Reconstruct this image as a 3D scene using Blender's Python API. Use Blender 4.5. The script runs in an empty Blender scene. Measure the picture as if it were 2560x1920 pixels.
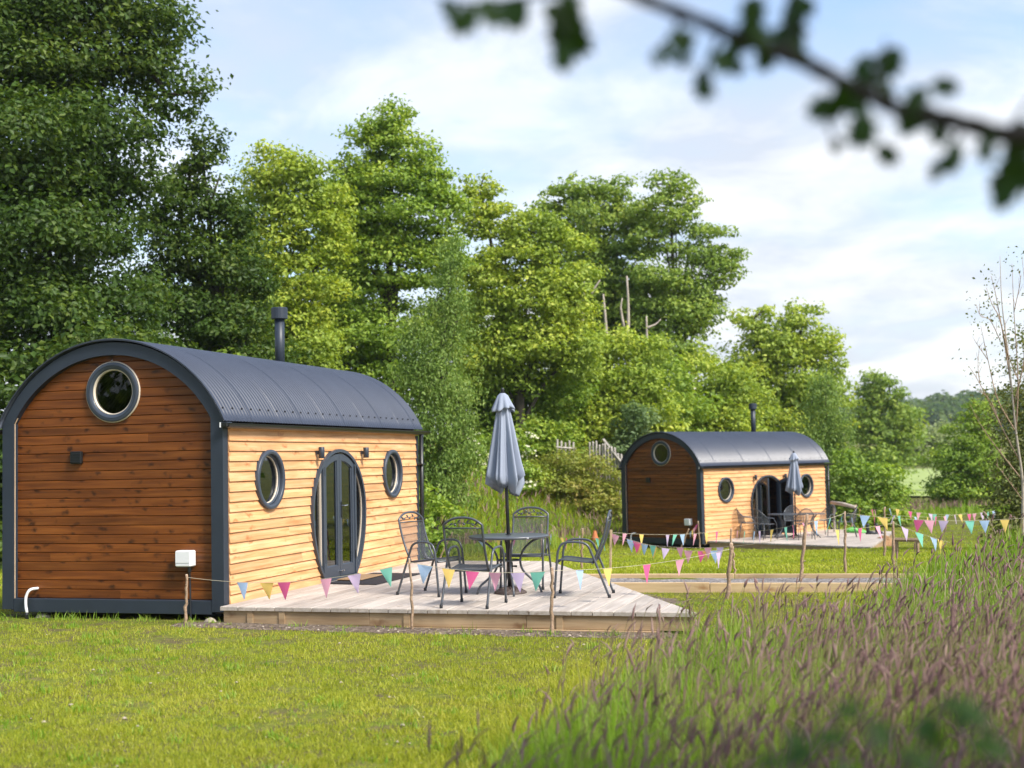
import bpy, math, random
import numpy as np
from mathutils import Vector, Matrix

scene = bpy.context.scene
col = scene.collection
RNG = np.random.default_rng(11)
random.seed(5)

# ------------------------------------------------------------------ camera
CAM = np.array([7.474, -13.559, 1.6705])
FPX = 3295.8                      # focal length in units of a 2560 wide picture
YAW, PITCH, ROLL = -0.2871, 0.05703, -0.02067


def cam_basis():
    cy, sy, cp, sp = math.cos(YAW), math.sin(YAW), math.cos(PITCH), math.sin(PITCH)
    f = np.array([sy * cp, cy * cp, sp])
    r = np.array([cy, -sy, 0.0])
    u = np.cross(r, f)
    c, s = math.cos(ROLL), math.sin(ROLL)
    return c * r + s * u, -s * r + c * u, f


CR, CU, CF = cam_basis()
cam_data = bpy.data.cameras.new('camera')
cam = bpy.data.objects.new('camera', cam_data)
col.objects.link(cam)
cam.matrix_world = Matrix(((CR[0], CU[0], -CF[0], CAM[0]), (CR[1], CU[1], -CF[1], CAM[1]),
                           (CR[2], CU[2], -CF[2], CAM[2]), (0, 0, 0, 1)))
cam_data.sensor_width = 36.0
cam_data.lens = FPX / 2560 * 36
cam_data.clip_end = 6000
cam_data.clip_start = 0.05
cam_data.dof.use_dof = True
cam_data.dof.focus_distance = 15.4
cam_data.dof.aperture_fstop = 1.75
scene.camera = cam

# ------------------------------------------------------------------ world and sun
SUN_EL, SUN_AZ = math.radians(46), math.radians(-24)      # azimuth counted from +X towards +Y
world = bpy.data.worlds.new('World')
scene.world = world
world.use_nodes = True
wn, wl = world.node_tree.nodes, world.node_tree.links
wn.clear()
w_out = wn.new('ShaderNodeOutputWorld')
w_bg = wn.new('ShaderNodeBackground')
w_bg.inputs['Strength'].default_value = 0.15
w_sky = wn.new('ShaderNodeTexSky')
w_sky.sky_type = 'NISHITA'
w_sky.sun_disc = False
w_sky.sun_elevation = SUN_EL
w_sky.sun_rotation = math.pi / 2 - SUN_AZ
w_sky.dust_density = 1.5
w_sky.air_density = 1.0
w_sky.ozone_density = 2.0
w_tc = wn.new('ShaderNodeTexCoord')
w_sep = wn.new('ShaderNodeSeparateXYZ')
wl.new(w_tc.outputs['Generated'], w_sep.inputs[0])


def wmath(op, a, b=None, c=None, clamp=False):
    n = wn.new('ShaderNodeMath')
    n.operation = op
    n.use_clamp = clamp
    for i, v in enumerate((a, b, c)):
        if v is None:
            continue
        if isinstance(v, (int, float)):
            n.inputs[i].default_value = v
        else:
            wl.new(v, n.inputs[i])
    return n.outputs[0]


zc = wmath('MAXIMUM', w_sep.outputs['Z'], 0.0)
den = wmath('ADD', zc, 0.22)
px = wmath('DIVIDE', w_sep.outputs['X'], den)
py = wmath('DIVIDE', w_sep.outputs['Y'], den)
w_cmb = wn.new('ShaderNodeCombineXYZ')
wl.new(px, w_cmb.inputs[0])
wl.new(py, w_cmb.inputs[1])
w_map = wn.new('ShaderNodeMapping')
w_map.inputs['Location'].default_value = (3.1, 0.4, 0.0)
wl.new(w_cmb.outputs[0], w_map.inputs[0])


def wnoise(scale, detail, rough, dist=0.0):
    n = wn.new('ShaderNodeTexNoise')
    n.inputs['Scale'].default_value = scale
    n.inputs['Detail'].default_value = detail
    n.inputs['Roughness'].default_value = rough
    n.inputs['Distortion'].default_value = dist
    wl.new(w_map.outputs[0], n.inputs['Vector'])
    return n.outputs['Fac']


c_big = wnoise(1.25, 6, 0.5, 0.2)
c_fine = wnoise(2.9, 7, 0.55, 0.3)
low = wmath('SUBTRACT', 1.0, wmath('MULTIPLY', zc, 1.55), clamp=True)          # more cloud towards the horizon
dens = wmath('ADD', wmath('MULTIPLY', c_big, 0.75), wmath('MULTIPLY', c_fine, 0.35))
dens = wmath('ADD', dens, wmath('MULTIPLY', low, 0.30))
w_mr = wn.new('ShaderNodeMapRange')
w_mr.interpolation_type = 'SMOOTHSTEP'
w_mr.inputs['From Min'].default_value = 0.49
w_mr.inputs['From Max'].default_value = 0.86
wl.new(dens, w_mr.inputs['Value'])
w_shade = wn.new('ShaderNodeMapRange')
w_shade.inputs['From Min'].default_value = 0.42
w_shade.inputs['From Max'].default_value = 0.62
wl.new(c_fine, w_shade.inputs['Value'])
w_ccol = wn.new('ShaderNodeMix')
w_ccol.data_type = 'RGBA'
w_ccol.inputs['A'].default_value = (2.6, 2.78, 3.12, 1)
w_ccol.inputs['B'].default_value = (3.75, 3.8, 3.9, 1)
wl.new(w_shade.outputs[0], w_ccol.inputs['Factor'])
w_mix = wn.new('ShaderNodeMix')
w_mix.data_type = 'RGBA'
wl.new(wmath('MULTIPLY', w_mr.outputs[0], 0.93), w_mix.inputs['Factor'])
wl.new(w_sky.outputs[0], w_mix.inputs['A'])
wl.new(w_ccol.outputs['Result'], w_mix.inputs['B'])
wl.new(w_mix.outputs['Result'], w_bg.inputs['Color'])
wl.new(w_bg.outputs[0], w_out.inputs['Surface'])

sun_data = bpy.data.lights.new('sun', 'SUN')
sun_data.energy = 3.1
sun_data.angle = math.radians(15.0)
sun_data.color = (1.0, 0.94, 0.85)
sun = bpy.data.objects.new('sun', sun_data)
col.objects.link(sun)
sun_dir = Vector((math.cos(SUN_EL) * math.cos(SUN_AZ), math.cos(SUN_EL) * math.sin(SUN_AZ), math.sin(SUN_EL)))
sun.rotation_euler = sun_dir.to_track_quat('Z', 'Y').to_euler()
sun.location = (0, 0, 40)

scene.view_settings.view_transform = 'Standard'
scene.view_settings.look = 'None'
scene.view_settings.exposure = 1.0
scene.view_settings.gamma = 1.0
scene.view_settings.use_curve_mapping = False
scene.cycles.use_denoising = True
scene.cycles.max_bounces = 8
scene.cycles.transparent_max_bounces = 12
scene.cycles.caustics_reflective = False
scene.cycles.caustics_refractive = False


# ------------------------------------------------------------------ survey helpers (photo measurements -> places on the ground)
def ray(x, y):
    return CR * ((x - 1280) / FPX) + CU * ((960 - y) / FPX) + CF


def at(x, y, d):
    return CAM + ray(x, y) * d


def onz(x, y, z):
    r = ray(x, y)
    return CAM + r * ((z - CAM[2]) / r[2])


def proj(p):
    q = np.asarray(p, float) - CAM
    w = q @ CF
    return 1280 + FPX * (q @ CR) / w, 960 - FPX * (q @ CU) / w


FX, FY = math.sin(YAW), math.cos(YAW)          # heading on the ground
LX, LY = math.cos(YAW), -math.sin(YAW)         # to the right


def sl(x, y):
    return (x - CAM[0]) * FX + (y - CAM[1]) * FY, (x - CAM[0]) * LX + (y - CAM[1]) * LY


def from_sl(s, l):
    return CAM[0] + s * FX + l * LX, CAM[1] + s * FY + l * LY


# gravel path: the near timber runs A -> B
PA = np.array([2.55, 4.62])
PB = np.array([7.9, 5.05])
PD = (PB - PA) / np.linalg.norm(PB - PA)
PN = np.array([-PD[1], PD[0]])                 # towards the far side


def smooth(t):
    t = np.clip(t, 0, 1)
    return t * t * (3 - 2 * t)


def gz(x, y):
    x = np.asarray(x, float)
    y = np.asarray(y, float)
    s, l = sl(x, y)
    near = -0.10 - 0.008 * np.clip(x, 0, 4.5) * np.clip((y + 6) / 4, 0, 1) - 0.10 * smooth((s - 15.5) / 3.5)
    far = -0.13 - 0.82 * smooth((s - 19.0) / 20.0) - 0.9 * smooth((s - 45) / 90.0)
    pd = (x - PA[0]) * PN[0] + (y - PA[1]) * PN[1]
    k = smooth((pd - 0.3) / 0.4)
    side = smooth((x - 2.0) / 1.0)             # west of the deck edge there is no step
    base = near * (1 - k) + far * k
    base = base * side + (near * (1 - smooth((s - 17) / 6)) + far * smooth((s - 17) / 6)) * (1 - side)
    s0 = np.where(l < 0, 38.2 + 1.1 * l, 38.2 + 0.9 * l)
    s0 = np.where(l > 12, 49 + 6 * (l - 12), s0)
    bank = 3.0 * smooth((s - s0) / 8.5)
    mound = 0.05 * np.sin(x * 0.9 + 1.3) * np.sin(y * 0.7) + 0.02 * np.sin(x * 2.3) * np.cos(y * 2.9 + 0.5)
    return base + bank + mound * smooth((np.abs(s - 14) - 2.5) / 4) * 0.7


def on_ground(x, y):
    z = -0.1
    for _ in range(40):
        p = onz(x, y, z)
        z = 0.5 * z + 0.5 * float(gz(p[0], p[1]))
    return p


# ------------------------------------------------------------------ materials
def new_mat(name):
    m = bpy.data.materials.new(name)
    m.use_nodes = True
    n = m.node_tree.nodes
    return m, n, m.node_tree.links, n['Principled BSDF']


def node(n, kind, **kw):
    k = n.new(kind)
    for a, v in kw.items():
        if a.startswith('i_'):
            k.inputs[a[2:].replace('_', ' ')].default_value = v
        else:
            setattr(k, a, v)
    return k


def ramp(n, stops):
    r = n.new('ShaderNodeValToRGB')
    e = r.color_ramp.elements
    while len(e) < len(stops):
        e.new(0.5)
    for k, (p, c) in zip(e, stops):
        k.position = p
        k.color = (*c, 1) if len(c) == 3 else c
    return r


def simple(name, c, rough=0.6, metal=0.0, spec=0.5, noise=0.0, nscale=20, bump=0.0, bscale=60):
    m, n, l, b = new_mat(name)
    b.inputs['Base Color'].default_value = (*c, 1)
    b.inputs['Roughness'].default_value = rough
    b.inputs['Metallic'].default_value = metal
    b.inputs['Specular IOR Level'].default_value = spec
    tc = n.new('ShaderNodeTexCoord')
    if noise:
        t = node(n, 'ShaderNodeTexNoise', i_Scale=nscale, i_Detail=6.0, i_Roughness=0.65)
        l.new(tc.outputs['Object'], t.inputs['Vector'])
        r = ramp(n, [(0.3, tuple(v * (1 - noise) for v in c)), (0.7, tuple(min(1, v * (1 + noise)) for v in c))])
        l.new(t.outputs['Fac'], r.inputs[0])
        l.new(r.outputs[0], b.inputs['Base Color'])
    if bump:
        t = node(n, 'ShaderNodeTexNoise', i_Scale=bscale, i_Detail=5.0)
        l.new(tc.outputs['Object'], t.inputs['Vector'])
        bp = node(n, 'ShaderNodeBump', i_Strength=bump, i_Distance=0.01)
        l.new(t.outputs['Fac'], bp.inputs['Height'])
        l.new(bp.outputs[0], b.inputs['Normal'])
    return m


def wood(name, axis, c_dark, c_mid, c_light, c_knot, knot=0.16, rough=0.55, vary=0.25, grain=24.0, kscale=(3.0, 8.0)):
    """Sawn timber: grain along an axis, knots, and a tone of its own for each board."""
    m, n, l, b = new_mat(name)
    tc = n.new('ShaderNodeTexCoord')
    oi = n.new('ShaderNodeObjectInfo')
    off = node(n, 'ShaderNodeVectorMath', operation='SCALE')
    l.new(oi.outputs['Random'], off.inputs['Scale'])
    off.inputs[0].default_value = (31.7, 47.3, 19.1)
    add = node(n, 'ShaderNodeVectorMath', operation='ADD')
    l.new(tc.outputs['Object'], add.inputs[0])
    l.new(off.outputs[0], add.inputs[1])
    mp = n.new('ShaderNodeMapping')
    sc = [grain, grain, grain]
    sc[axis] = grain * 0.045
    mp.inputs['Scale'].default_value = sc
    l.new(add.outputs[0], mp.inputs[0])
    g = node(n, 'ShaderNodeTexNoise', i_Scale=1.0, i_Detail=7.0, i_Roughness=0.6, i_Distortion=0.6)
    l.new(mp.outputs[0], g.inputs['Vector'])
    r = ramp(n, [(0.28, c_dark), (0.5, c_mid), (0.75, c_light)])
    l.new(g.outputs['Fac'], r.inputs[0])
    # broad tone drift along the board
    mp3 = n.new('ShaderNodeMapping')
    s3 = [2.0, 2.0, 2.0]
    s3[axis] = 0.9
    mp3.inputs['Scale'].default_value = s3
    l.new(add.outputs[0], mp3.inputs[0])
    dn = node(n, 'ShaderNodeTexNoise', i_Scale=1.6, i_Detail=3.0)
    l.new(mp3.outputs[0], dn.inputs['Vector'])
    # knots
    wob = node(n, 'ShaderNodeTexNoise', i_Scale=9.0, i_Detail=3.0)
    l.new(add.outputs[0], wob.inputs['Vector'])
    wv = node(n, 'ShaderNodeVectorMath', operation='MULTIPLY_ADD')
    l.new(wob.outputs['Color'], wv.inputs[0])
    wv.inputs[1].default_value = (0.13, 0.13, 0.13)
    l.new(add.outputs[0], wv.inputs[2])
    mp2 = n.new('ShaderNodeMapping')
    s2 = [kscale[1]] * 3
    s2[axis] = kscale[0]
    mp2.inputs['Scale'].default_value = s2
    l.new(wv.outputs[0], mp2.inputs[0])
    v = node(n, 'ShaderNodeTexVoronoi', i_Scale=1.0, i_Randomness=1.0)
    l.new(mp2.outputs[0], v.inputs['Vector'])
    km = node(n, 'ShaderNodeMapRange', i_From_Min=knot, i_From_Max=knot * 2.6 + 0.12, i_To_Min=0.85, i_To_Max=0.0)
    l.new(v.outputs['Distance'], km.inputs['Value'])
    mx = node(n, 'ShaderNodeMix', data_type='RGBA')
    l.new(km.outputs[0], mx.inputs['Factor'])
    l.new(r.outputs[0], mx.inputs['A'])
    mx.inputs['B'].default_value = (*c_knot, 1)
    hs = n.new('ShaderNodeHueSaturation')
    vr = node(n, 'ShaderNodeMapRange', i_To_Min=1 - vary, i_To_Max=1 + vary)
    l.new(oi.outputs['Random'], vr.inputs['Value'])
    vr2 = node(n, 'ShaderNodeMapRange', i_From_Min=0.3, i_From_Max=0.7, i_To_Min=1 - vary, i_To_Max=1 + vary)
    l.new(dn.outputs['Fac'], vr2.inputs['Value'])
    pm = node(n, 'ShaderNodeMath', operation='MULTIPLY')
    l.new(vr.outputs[0], pm.inputs[0])
    l.new(vr2.outputs[0], pm.inputs[1])
    l.new(pm.outputs[0], hs.inputs['Value'])
    l.new(mx.outputs['Result'], hs.inputs['Color'])
    l.new(hs.outputs[0], b.inputs['Base Color'])
    b.inputs['Roughness'].default_value = rough
    b.inputs['Specular IOR Level'].default_value = 0.35
    bp = node(n, 'ShaderNodeBump', i_Strength=0.25, i_Distance=0.004)
    l.new(g.outputs['Fac'], bp.inputs['Height'])
    l.new(bp.outputs[0], b.inputs['Normal'])
    return m


def leafmat(name, c1, c2, c3, trans=0.40, rough=0.5):
    """Leaves: a tone of their own per leaf, light passes through them."""
    m, n, l, b = new_mat(name)
    out = n['Material Output']
    g = n.new('ShaderNodeNewGeometry')
    r = ramp(n, [(0.0, c1), (0.55, c2), (1.0, c3)])
    tc = n.new('ShaderNodeTexCoord')
    t = node(n, 'ShaderNodeTexNoise', i_Scale=0.55, i_Detail=3.0)
    l.new(tc.outputs['Object'], t.inputs['Vector'])
    ma = node(n, 'ShaderNodeMath', operation='MULTIPLY_ADD')
    l.new(g.outputs['Random Per Island'], ma.inputs[0])
    ma.inputs[1].default_value = 0.55
    sb = node(n, 'ShaderNodeMapRange', i_From_Min=0.3, i_From_Max=0.7, i_To_Min=0.0, i_To_Max=0.45)
    l.new(t.outputs['Fac'], sb.inputs['Value'])
    l.new(sb.outputs[0], ma.inputs[2])
    l.new(ma.outputs[0], r.inputs[0])
    l.new(r.outputs[0], b.inputs['Base Color'])
    b.inputs['Roughness'].default_value = rough
    b.inputs['Specular IOR Level'].default_value = 0.3
    tr = n.new('ShaderNodeBsdfTranslucent')
    hs = node(n, 'ShaderNodeHueSaturation', i_Saturation=1.1, i_Value=1.25)
    hs.inputs['Hue'].default_value = 0.49
    l.new(r.outputs[0], hs.inputs['Color'])
    l.new(hs.outputs[0], tr.inputs['Color'])
    mx = node(n, 'ShaderNodeMixShader')
    mx.inputs[0].default_value = trans
    l.new(b.outputs[0], mx.inputs[1])
    l.new(tr.outputs[0], mx.inputs[2])
    l.new(mx.outputs[0], out.inputs['Surface'])
    return m


def glassmat(name, tint=(0.5, 0.55, 0.5), ior=2.3):
    m, n, l, b = new_mat(name)
    out = n['Material Output']
    fr = node(n, 'ShaderNodeFresnel', i_IOR=ior)
    gl = node(n, 'ShaderNodeBsdfGlossy', i_Roughness=0.012)
    gl.inputs['Color'].default_value = (0.95, 0.97, 0.95, 1)
    tp = n.new('ShaderNodeBsdfTransparent')
    tp.inputs['Color'].default_value = (*tint, 1)
    mx = n.new('ShaderNodeMixShader')
    l.new(fr.outputs[0], mx.inputs[0])
    l.new(tp.outputs[0], mx.inputs[1])
    l.new(gl.outputs[0], mx.inputs[2])
    l.new(mx.outputs[0], out.inputs['Surface'])
    return m


def meshfabric(name, c, openness):
    m, n, l, b = new_mat(name)
    out = n['Material Output']
    b.inputs['Base Color'].default_value = (*c, 1)
    b.inputs['Roughness'].default_value = 0.55
    tp = n.new('ShaderNodeBsdfTransparent')
    mx = n.new('ShaderNodeMixShader')
    mx.inputs[0].default_value = openness
    l.new(b.outputs[0], mx.inputs[1])
    l.new(tp.outputs[0], mx.inputs[2])
    l.new(mx.outputs[0], out.inputs['Surface'])
    return m


def clothmat(name, c, trans=0.35):
    m, n, l, b = new_mat(name)
    out = n['Material Output']
    b.inputs['Base Color'].default_value = (*c, 1)
    b.inputs['Roughness'].default_value = 0.85
    b.inputs['Specular IOR Level'].default_value = 0.15
    tr = n.new('ShaderNodeBsdfTranslucent')
    tr.inputs['Color'].default_value = (*c, 1)
    mx = n.new('ShaderNodeMixShader')
    mx.inputs[0].default_value = trans
    l.new(b.outputs[0], mx.inputs[1])
    l.new(tr.outputs[0], mx.inputs[2])
    l.new(mx.outputs[0], out.inputs['Surface'])
    return m


M = {}
M['stain'] = wood('stained_pine', 0, (0.08, 0.022, 0.0045), (0.155, 0.046, 0.0085), (0.245, 0.082, 0.016), (0.018, 0.0055, 0.0025),
                  knot=0.075, rough=0.42, vary=0.17, kscale=(4.8, 9.0))
M['larch'] = wood('larch', 1, (0.47, 0.21, 0.072), (0.64, 0.35, 0.155), (0.76, 0.47, 0.255), (0.38, 0.13, 0.04), knot=0.05, rough=0.6, vary=0.13, kscale=(2.2, 8.0))
M['larch_x'] = wood('larch_cross', 0, (0.47, 0.21, 0.072), (0.64, 0.35, 0.155), (0.76, 0.47, 0.255), (0.38, 0.13, 0.04), knot=0.05, rough=0.6, vary=0.13, kscale=(2.2, 8.0))
M['deck'] = wood('deck_board', 1, (0.32, 0.27, 0.225), (0.41, 0.36, 0.31), (0.50, 0.45, 0.395), (0.24, 0.185, 0.14),
                 knot=0.03, rough=0.75, vary=0.13, grain=20, kscale=(1.2, 6.0))
M['fascia'] = wood('deck_fascia', 0, (0.27, 0.175, 0.095), (0.36, 0.25, 0.14), (0.43, 0.315, 0.19), (0.16, 0.08, 0.035),
                   knot=0.05, rough=0.75, vary=0.12, kscale=(1.8, 5.0))
M['sleeper'] = wood('path_timber', 0, (0.40, 0.27, 0.14), (0.50, 0.36, 0.20), (0.58, 0.43, 0.26), (0.28, 0.15, 0.06),
                    knot=0.05, rough=0.75, vary=0.1, kscale=(1.5, 5.0))
M['pale_wood'] = simple('pale_wood', (0.55, 0.41, 0.25), 0.7, noise=0.2, nscale=12)
M['plywood'] = simple('lining_edge', (0.62, 0.46, 0.31), 0.65, noise=0.15)
M['paint'] = simple('anthracite_paint', (0.022, 0.031, 0.046), 0.45, noise=0.12, nscale=3, bump=0.05)
M['door_paint'] = simple('door_paint', (0.04, 0.052, 0.072), 0.4, noise=0.06)
M['roof'] = simple('roof_steel', (0.04, 0.048, 0.068), 0.38, metal=0.0, spec=0.6, noise=0.1, nscale=2)
M['black'] = simple('black_plastic', (0.008, 0.009, 0.010), 0.35)
M['screw'] = simple('screw', (0.012, 0.013, 0.016), 0.5)
M['dark_in'] = simple('interior', (0.055, 0.04, 0.028), 0.8)
M['floor_in'] = simple('interior_floor', (0.12, 0.085, 0.055), 0.7)
M['white_pl'] = simple('white_plastic', (0.74, 0.75, 0.75), 0.35)
M['seal'] = simple('cream_seal', (0.62, 0.54, 0.43), 0.6)
M['gasket'] = simple('gasket', (0.012, 0.014, 0.018), 0.5)
M['chrome'] = simple('chrome', (0.55, 0.55, 0.55), 0.25, metal=1.0)
M['glass'] = glassmat('window_glass')
M['glass_dark'] = glassmat('gable_glass', (0.25, 0.28, 0.25), 1.38)
M['metal'] = simple('chair_tube', (0.06, 0.068, 0.08), 0.32, spec=0.6)
M['mesh'] = meshfabric('chair_mesh', (0.06, 0.068, 0.08), 0.5)
M['seat'] = meshfabric('seat_mesh', (0.05, 0.056, 0.066), 0.16)
M['table'] = simple('table_top', (0.075, 0.085, 0.10), 0.3, spec=0.6)
M['iron'] = simple('cast_iron', (0.07, 0.05, 0.042), 0.6, noise=0.2, bump=0.3)
M['canvas'] = clothmat('umbrella_canvas', (0.30, 0.34, 0.42), 0.12)
M['mat_black'] = simple('rubber_mat', (0.012, 0.012, 0.016), 0.8, bump=0.3, bscale=200)
M['coir'] = simple('coir', (0.30, 0.19, 0.10), 0.95, noise=0.3, nscale=150, bump=0.6, bscale=250)
M['bark'] = simple('bark', (0.055, 0.045, 0.034), 0.9, noise=0.4, nscale=9, bump=0.7, bscale=18)
M['stake'] = simple('stake_bark', (0.32, 0.22, 0.145), 0.85, noise=0.45, nscale=30, bump=0.7, bscale=40)
M['stake_cut'] = simple('cut_wood', (0.62, 0.50, 0.36), 0.8)
M['snag'] = simple('dead_wood', (0.38, 0.33, 0.27), 0.9, noise=0.3, nscale=5)
M['picket'] = simple('silvered_wood', (0.38, 0.35, 0.31), 0.9, noise=0.3, nscale=9)
M['cord'] = simple('jute_cord', (0.50, 0.45, 0.33), 0.9)
M['stone'] = simple('chalk_stone', (0.36, 0.30, 0.235), 0.85, noise=0.25, nscale=14, bump=0.4)
M['terracotta'] = simple('terracotta', (0.48, 0.16, 0.06), 0.8)
M['green_pl'] = simple('green_fabric', (0.12, 0.46, 0.09), 0.6, noise=0.25, nscale=10)
M['boot'] = simple('boot', (0.012, 0.016, 0.022), 0.5)
M['wicker'] = simple('dry_straw', (0.30, 0.17, 0.08), 0.9, noise=0.4, nscale=30, bump=0.6)
FLAGC = {'b': (0.46, 0.63, 0.88), 'y': (0.93, 0.67, 0.20), 'm': (0.86, 0.16, 0.37), 'p': (0.90, 0.45, 0.58),
         'l': (0.73, 0.58, 0.82), 'g': (0.28, 0.72, 0.57)}
for k, c in FLAGC.items():
    M['flag_' + k] = clothmat('flag_cloth_' + k, c, 0.4)

M['leaf_dark'] = leafmat('leaf_dark', (0.03, 0.066, 0.012), (0.064, 0.12, 0.018), (0.165, 0.22, 0.034))
M['leaf_mid'] = leafmat('leaf_mid', (0.11, 0.2, 0.032), (0.24, 0.36, 0.048), (0.46, 0.54, 0.08))
M['leaf_yellow'] = leafmat('leaf_yellow', (0.15, 0.24, 0.036), (0.32, 0.42, 0.058), (0.58, 0.61, 0.09))
M['leaf_birch'] = leafmat('leaf_birch', (0.11, 0.19, 0.04), (0.2, 0.305, 0.062), (0.36, 0.44, 0.11))
M['leaf_ash'] = leafmat('leaf_ash', (0.11, 0.19, 0.036), (0.235, 0.34, 0.058), (0.45, 0.52, 0.1))
M['leaf_grey'] = leafmat('leaf_grey', (0.09, 0.155, 0.06), (0.165, 0.245, 0.085), (0.27, 0.34, 0.13))
M['leaf_pale'] = leafmat('leaf_pale', (0.20, 0.27, 0.10), (0.31, 0.37, 0.16), (0.43, 0.47, 0.24))
M['leaf_red'] = leafmat('leaf_scrub', (0.17, 0.23, 0.04), (0.29, 0.33, 0.055), (0.46, 0.36, 0.11))
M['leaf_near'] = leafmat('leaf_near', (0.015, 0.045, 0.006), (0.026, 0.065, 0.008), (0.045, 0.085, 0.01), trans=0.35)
M['near_bark'] = simple('near_bark', (0.022, 0.018, 0.015), 0.9, noise=0.4, nscale=40, bump=0.6, bscale=60)  # darkened variant of bark, the branch's shade is put into its colour
M['leaf_olive'] = leafmat('leaf_olive', (0.085, 0.115, 0.03), (0.16, 0.185, 0.045), (0.28, 0.27, 0.08))
M['flower'] = clothmat('white_blossom', (0.72, 0.70, 0.52), 0.3)
M['lawn'] = leafmat('lawn_blade', (0.185, 0.255, 0.022), (0.355, 0.385, 0.036), (0.53, 0.495, 0.09), trans=0.35)
M['lawn_far'] = leafmat('far_lawn_blade', (0.20, 0.29, 0.024), (0.38, 0.44, 0.036), (0.56, 0.55, 0.09), trans=0.4)  # lightened copy of lawn, its colour makes up for shade among the blades
M['tall'] = leafmat('meadow_blade', (0.12, 0.25, 0.02), (0.22, 0.36, 0.03), (0.44, 0.42, 0.13), trans=0.35)
M['stalk'] = leafmat('meadow_stalk', (0.16, 0.17, 0.05), (0.21, 0.18, 0.085), (0.25, 0.18, 0.12), trans=0.2)
M['head'] = leafmat('seed_head', (0.16, 0.085, 0.085), (0.27, 0.165, 0.15), (0.45, 0.32, 0.25), trans=0.25, rough=0.8)


def ground_material():
    m, n, l, b = new_mat('turf')
    tc = n.new('ShaderNodeTexCoord')
    a = node(n, 'ShaderNodeTexNoise', i_Scale=2.6, i_Detail=7.0, i_Roughness=0.7)
    l.new(tc.outputs['Object'], a.inputs['Vector'])
    f = node(n, 'ShaderNodeTexNoise', i_Scale=14.0, i_Detail=6.0, i_Roughness=0.7)
    l.new(tc.outputs['Object'], f.inputs['Vector'])
    big = node(n, 'ShaderNodeTexNoise', i_Scale=0.09, i_Detail=4.0)
    l.new(tc.outputs['Object'], big.inputs['Vector'])
    gr = ramp(n, [(0.3, (0.07, 0.095, 0.012)), (0.5, (0.125, 0.155, 0.017)), (0.72, (0.20, 0.205, 0.026))])
    l.new(f.outputs['Fac'], gr.inputs[0])
    so = ramp(n, [(0.3, (0.06, 0.042, 0.026)), (0.6, (0.125, 0.09, 0.058)), (0.8, (0.25, 0.20, 0.15))])
    l.new(f.outputs['Fac'], so.inputs[0])
    mk = node(n, 'ShaderNodeMapRange', i_From_Min=0.42, i_From_Max=0.62, i_To_Min=0.0, i_To_Max=0.85)
    l.new(a.outputs['Fac'], mk.inputs['Value'])
    mx = node(n, 'ShaderNodeMix', data_type='RGBA')
    l.new(mk.outputs[0], mx.inputs['Factor'])
    l.new(gr.outputs[0], mx.inputs['A'])
    l.new(so.outputs[0], mx.inputs['B'])
    hs = n.new('ShaderNodeHueSaturation')
    vr = node(n, 'ShaderNodeMapRange', i_From_Min=0.3, i_From_Max=0.7, i_To_Min=0.8, i_To_Max=1.25)
    l.new(big.outputs['Fac'], vr.inputs['Value'])
    l.new(vr.outputs[0], hs.inputs['Value'])
    l.new(mx.outputs['Result'], hs.inputs['Color'])
    l.new(hs.outputs[0], b.inputs['Base Color'])
    b.inputs['Roughness'].default_value = 0.95
    b.inputs['Specular IOR Level'].default_value = 0.1
    bp = node(n, 'ShaderNodeBump', i_Strength=0.8, i_Distance=0.03)
    l.new(f.outputs['Fac'], bp.inputs['Height'])
    l.new(bp.outputs[0], b.inputs['Normal'])
    return m


def speckle_material(name, c1, c2, c3, scale):
    m, n, l, b = new_mat(name)
    tc = n.new('ShaderNodeTexCoord')
    v = node(n, 'ShaderNodeTexVoronoi', i_Scale=scale)
    l.new(tc.outputs['Object'], v.inputs['Vector'])
    f = node(n, 'ShaderNodeTexNoise', i_Scale=scale * 0.3, i_Detail=5.0)
    l.new(tc.outputs['Object'], f.inputs['Vector'])
    sp = n.new('ShaderNodeSeparateColor')
    l.new(v.outputs['Color'], sp.inputs[0])
    ad = node(n, 'ShaderNodeMath', operation='MULTIPLY_ADD')
    l.new(sp.outputs[0], ad.inputs[0])
    ad.inputs[1].default_value = 0.6
    sb = node(n, 'ShaderNodeMapRange', i_From_Min=0.3, i_From_Max=0.7, i_To_Min=0, i_To_Max=0.4)
    l.new(f.outputs['Fac'], sb.inputs['Value'])
    l.new(sb.outputs[0], ad.inputs[2])
    r = ramp(n, [(0.1, c1), (0.5, c2), (0.95, c3)])
    l.new(ad.outputs[0], r.inputs[0])
    l.new(r.outputs[0], b.inputs['Base Color'])
    b.inputs['Roughness'].default_value = 0.95
    bp = node(n, 'ShaderNodeBump', i_Strength=0.9, i_Distance=0.02)
    l.new(v.outputs['Distance'], bp.inputs['Height'])
    l.new(bp.outputs[0], b.inputs['Normal'])
    return m


M['ground'] = ground_material()
M['gravel'] = speckle_material('gravel', (0.10, 0.085, 0.08), (0.21, 0.19, 0.18), (0.38, 0.36, 0.34), 45)
M['soil'] = speckle_material('bare_soil', (0.065, 0.045, 0.03), (0.115, 0.082, 0.055), (0.24, 0.19, 0.14), 30)


# ------------------------------------------------------------------ object helpers
def mk(name, verts, faces, m, parent=None, smooth_=False):
    me = bpy.data.meshes.new(name)
    me.from_pydata([tuple(float(c) for c in v) for v in verts], [], [tuple(f) for f in faces])
    me.validate()
    if smooth_:
        me.polygons.foreach_set('use_smooth', [True] * len(me.polygons))
    me.materials.append(M[m] if isinstance(m, str) else m)
    me.update()
    o = bpy.data.objects.new(name, me)
    col.objects.link(o)
    if parent is not None:
        o.parent = parent
    return o


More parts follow.
